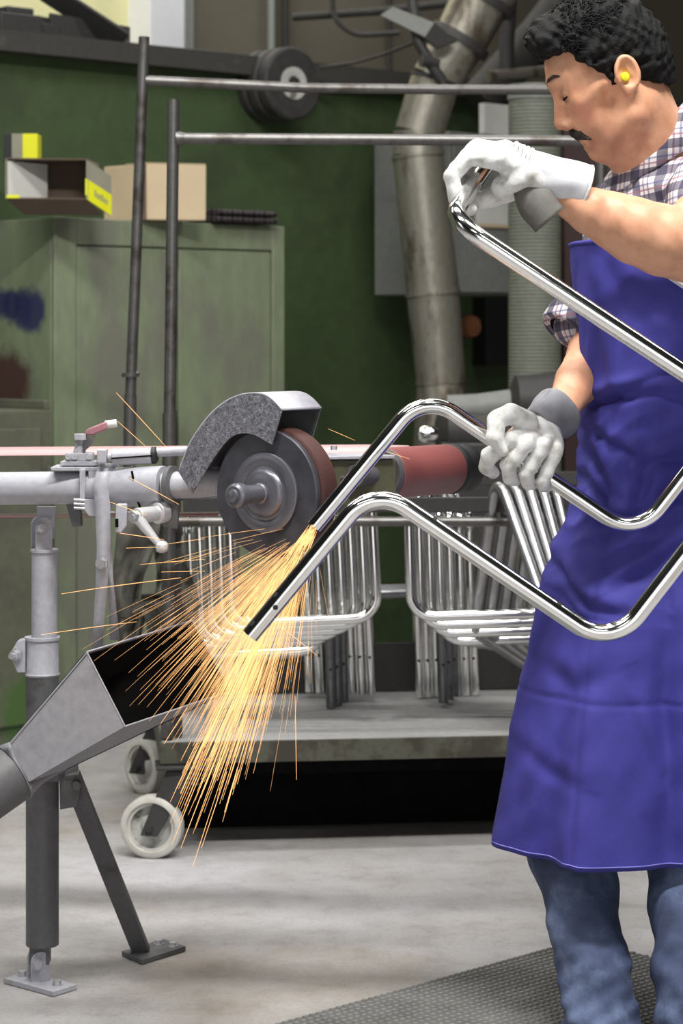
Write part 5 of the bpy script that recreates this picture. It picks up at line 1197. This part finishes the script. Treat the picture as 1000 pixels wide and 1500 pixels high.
b = MB(); e0 = [ca_.lerp(cb_, 1.0)]; ax, u, v = basis(cb_-ca_, V(0.1, -0.75, 0.65)); b.tube([cb_+(u*math.cos(q)+v*math.sin(q))*0.0402 for q in [-1.9+3.8*k/40 for k in range(41)]], 0.0024, 6); obj('cuff_binding', b, M['leather'], gl)
for k in range(5):
    b = MB(); rr_ = 0.0330-0.0012*k; cc_ = ca_.lerp(P(745, 232, 3.757), 0.22*k); b.tube([cc_+(u*math.cos(q)+v*math.sin(q)*1.1)*(rr_+0.0010*math.sin(q*6+k)) for q in [-1.5+3.0*j/30 for j in range(31)]], 0.0034, 6); obj('gather_fold', b, M['leather'], gl)

# right glove on the far rail --------------------------------------------------
rax = (kF[2]-kF[1]).normalized(); f2 = 0.50
def rpt(px):    # point of the far rail in the column px
    a, c = kF[1], kF[2]; k = (px-500)/F; t_ = (k*a.y-a.x)/((c.x-a.x)-k*(c.y-a.y)); return a.lerp(c, t_)
gc2 = rpt(766); pm2 = gc2.y/F
def g2(base, dx, dy, dd): return base+V(dx*pm2, dd, -dy*pm2)
S = SDF((gc2.x-0.10, gc2.y-0.12, gc2.z-0.09), (gc2.x+0.12, gc2.y+0.14, gc2.z+0.12), 0.0024)
wr2 = P(797, 618, 3.985)
def q2(px, py, dd): return P(px, py, gc2.y+dd)
FG = [([(776, 634, -0.010), (748, 645, -0.050), (716, 668, -0.046), (712, 684, -0.028), (722, 693, 0.004)], (0.0170, 0.0165, 0.0150, 0.0130, 0.0110)),
      ([(790, 640, -0.008), (772, 648, -0.054), (744, 682, -0.050), (746, 700, -0.026), (754, 703, 0.006)], (0.0160, 0.0150, 0.0142, 0.0125, 0.0110)),
      ([(803, 646, -0.004), (796, 652, -0.048), (771, 694, -0.044), (774, 708, -0.018), (780, 709, 0.008)], (0.0150, 0.0138, 0.0132, 0.0120, 0.0105)),
      ([(812, 652, 0.002), (815, 660, -0.036), (795, 704, -0.034), (797, 713, -0.012), (802, 713, 0.010)], (0.0140, 0.0125, 0.0120, 0.0108, 0.0095))]
for pts_, rad in FG: S.chain([q2(*p_) for p_ in pts_], list(rad), 0.0016)
for pts_, rad in FG: S.cap(q2(*pts_[0]), wr2, 0.017, 0.026, 0.008)
S.ell(q2(778, 640, 0.0), (0.034, 0.026, 0.024), None, 0.010)
S.chain([q2(772, 618, -0.02), q2(748, 606, -0.045), q2(728, 614, -0.066), q2(724, 640, -0.076), q2(736, 660, -0.074)], [0.020, 0.0175, 0.0165, 0.0150, 0.0105], 0.0030)   # thumb
S.disp(lambda X, Y, Z: 0.0007*np.sin(X*120+Z*170+2*np.sin(Y*90)))
gr = sdfobj('glove', S, M['leather'], man, 1); gr['label'] = 'white leather glove gripping the far rail'
cuff('cuff', gr, P(786, 628, 3.965), P(818, 603, 4.005), 0.0345, 0.0465, 0, 2*PI, M['suede'], 0.002)

# ------------------------------------------------------------------ sparks
t = NT('glowing_spark')
ob_ = t.n('ShaderNodeAttribute'); ob_.attribute_name = 'heat'
colr = t.ramp(ob_.outputs['Fac'], [(0.0, (1.0, 0.52, 0.20)), (0.3, (1.0, 0.70, 0.34)), (1.0, (1.0, 0.85, 0.60))])
st_ = t.math('ADD', t.math('MULTIPLY', t.math('POWER', ob_.outputs['Fac'], 1.6), 34.0), 1.6)
t.set((0.02, 0.01, 0.0), 0.9); t.l(colr, t.b.inputs['Emission Color']); t.l(st_, t.b.inputs['Emission Strength']); M['spark'] = t.m
b = MB(); heat = []
SP = kF[0]+V(0.004, -0.012, 0.004)
def spark(p0, dirv, a0, a1, r, h, sag):
    pts = []; n_ = 6
    for k in range(n_+1):
        s_ = a0+(a1-a0)*k/n_; pts.append(p0+dirv*s_-UZ*(sag*s_*s_))
    k0 = len(b.v); b.tube(pts, [r*(0.35+0.65*math.sin(PI*(0.12+0.8*k/n_))) for k in range(n_+1)], 3, cap=False)
    for k in range(n_+1): heat.extend([max(0.0, min(1.0, h*(1-0.35*k/n_)))]*3)
rs = random.Random(11)
for k in range(1250):
    u_ = rs.random()
    if u_ < 0.50: ang = rs.gauss(244.5, 8.0)          # main jet, down and to the left
    elif u_ < 0.93: ang = rs.gauss(231, 13)
    else: ang = rs.uniform(185, 268)
    q = math.radians(ang); sprd = rs.gauss(-0.05, 0.20)
    dirv = V(math.cos(q), sprd, math.sin(q)).normalized()
    core = math.exp(-((ang-246)/9.0)**2)
    Lmax = (0.24+0.26*core)*rs.uniform(0.5, 1.12)
    a0 = 0.03+rs.random()**0.75*0.40; a1 = a0+rs.uniform(0.03, 0.20)
    if a0 > Lmax: continue
    a1 = min(a1, Lmax+0.03)
    h = (0.30+0.7*core)*rs.uniform(0.35, 1.0)*(1.15-a0/0.6)
    st0 = SP+V(rs.uniform(-0.012, 0.002), rs.uniform(-0.008, 0.008), rs.uniform(-0.008, 0.008))
    spark(st0, dirv, a0, a1, rs.uniform(0.00026, 0.00058)*(0.8+0.3*core)*(0.7+1.2*a0), h, rs.uniform(0.05, 0.25))
for k in range(420):
    ang = rs.gauss(233, 14); q = math.radians(ang); dirv = V(math.cos(q), rs.gauss(-0.05, 0.22), math.sin(q)).normalized()
    a0 = rs.uniform(0.05, 0.30); spark(SP, dirv, a0, a0+rs.uniform(0.04, 0.16), rs.uniform(0.00018, 0.00030), rs.uniform(0.08, 0.35), rs.uniform(0.05, 0.3))
for k in range(60):                                 # dense glowing root at the contact
    q = math.radians(rs.gauss(236, 7)); dirv = V(math.cos(q), rs.gauss(-0.03, 0.07), math.sin(q)).normalized()
    spark(SP+V(rs.uniform(-0.010, 0.004), rs.uniform(-0.012, 0.006), rs.uniform(-0.008, 0.006)), dirv, rs.uniform(0, 0.02), rs.uniform(0.03, 0.085), 0.0006, rs.uniform(0.4, 0.9), 0.1)
# single long sparks thrown over the machine and the floor
for (x0, y0, x1, y1, dd, r, h) in ((170, 575, 245, 655, 3.98, 0.0006, 0.55), (172, 617, 215, 655, 3.98, 0.0005, 0.5), (160, 735, 215, 755, 3.95, 0.0006, 0.6), (190, 700, 262, 738, 3.95, 0.0006, 0.55),
        (90, 870, 265, 842, 3.9, 0.0007, 0.6), (175, 781, 240, 790, 3.92, 0.0006, 0.6), (185, 803, 232, 801, 3.93, 0.0006, 0.5), (60, 930, 200, 908, 3.9, 0.0006, 0.5),
        (432, 1020, 434, 1140, 3.9, 0.0006, 0.6), (282, 1270, 312, 1175, 3.9, 0.0006, 0.6), (330, 1190, 352, 1110, 3.9, 0.0006, 0.5), (240, 1090, 275, 1035, 3.9, 0.0007, 0.6), (395, 905, 465, 960, 3.85, 0.0005, 0.3),
        (480, 628, 520, 645, 4.0, 0.0004, 0.3), (560, 660, 600, 672, 4.0, 0.0004, 0.2), (205, 827, 300, 818, 3.92, 0.0005, 0.4), (236, 838, 300, 836, 3.92, 0.0005, 0.4)):
    a_, c_ = P(x0, y0, dd), P(x1, y1, dd); L_ = (c_-a_).length; spark(a_, (c_-a_)/L_, 0, L_, r, h, 0.12)
so = obj('spark_shower', b, M['spark'], None, angle=0, loc=SP); so['label'] = 'shower of glowing orange sparks flying from the grinding wheel'; so['category'] = 'sparks'; so['kind'] = 'stuff'
at = so.data.attributes.new('heat', 'FLOAT', 'POINT'); at.data.foreach_set('value', heat)
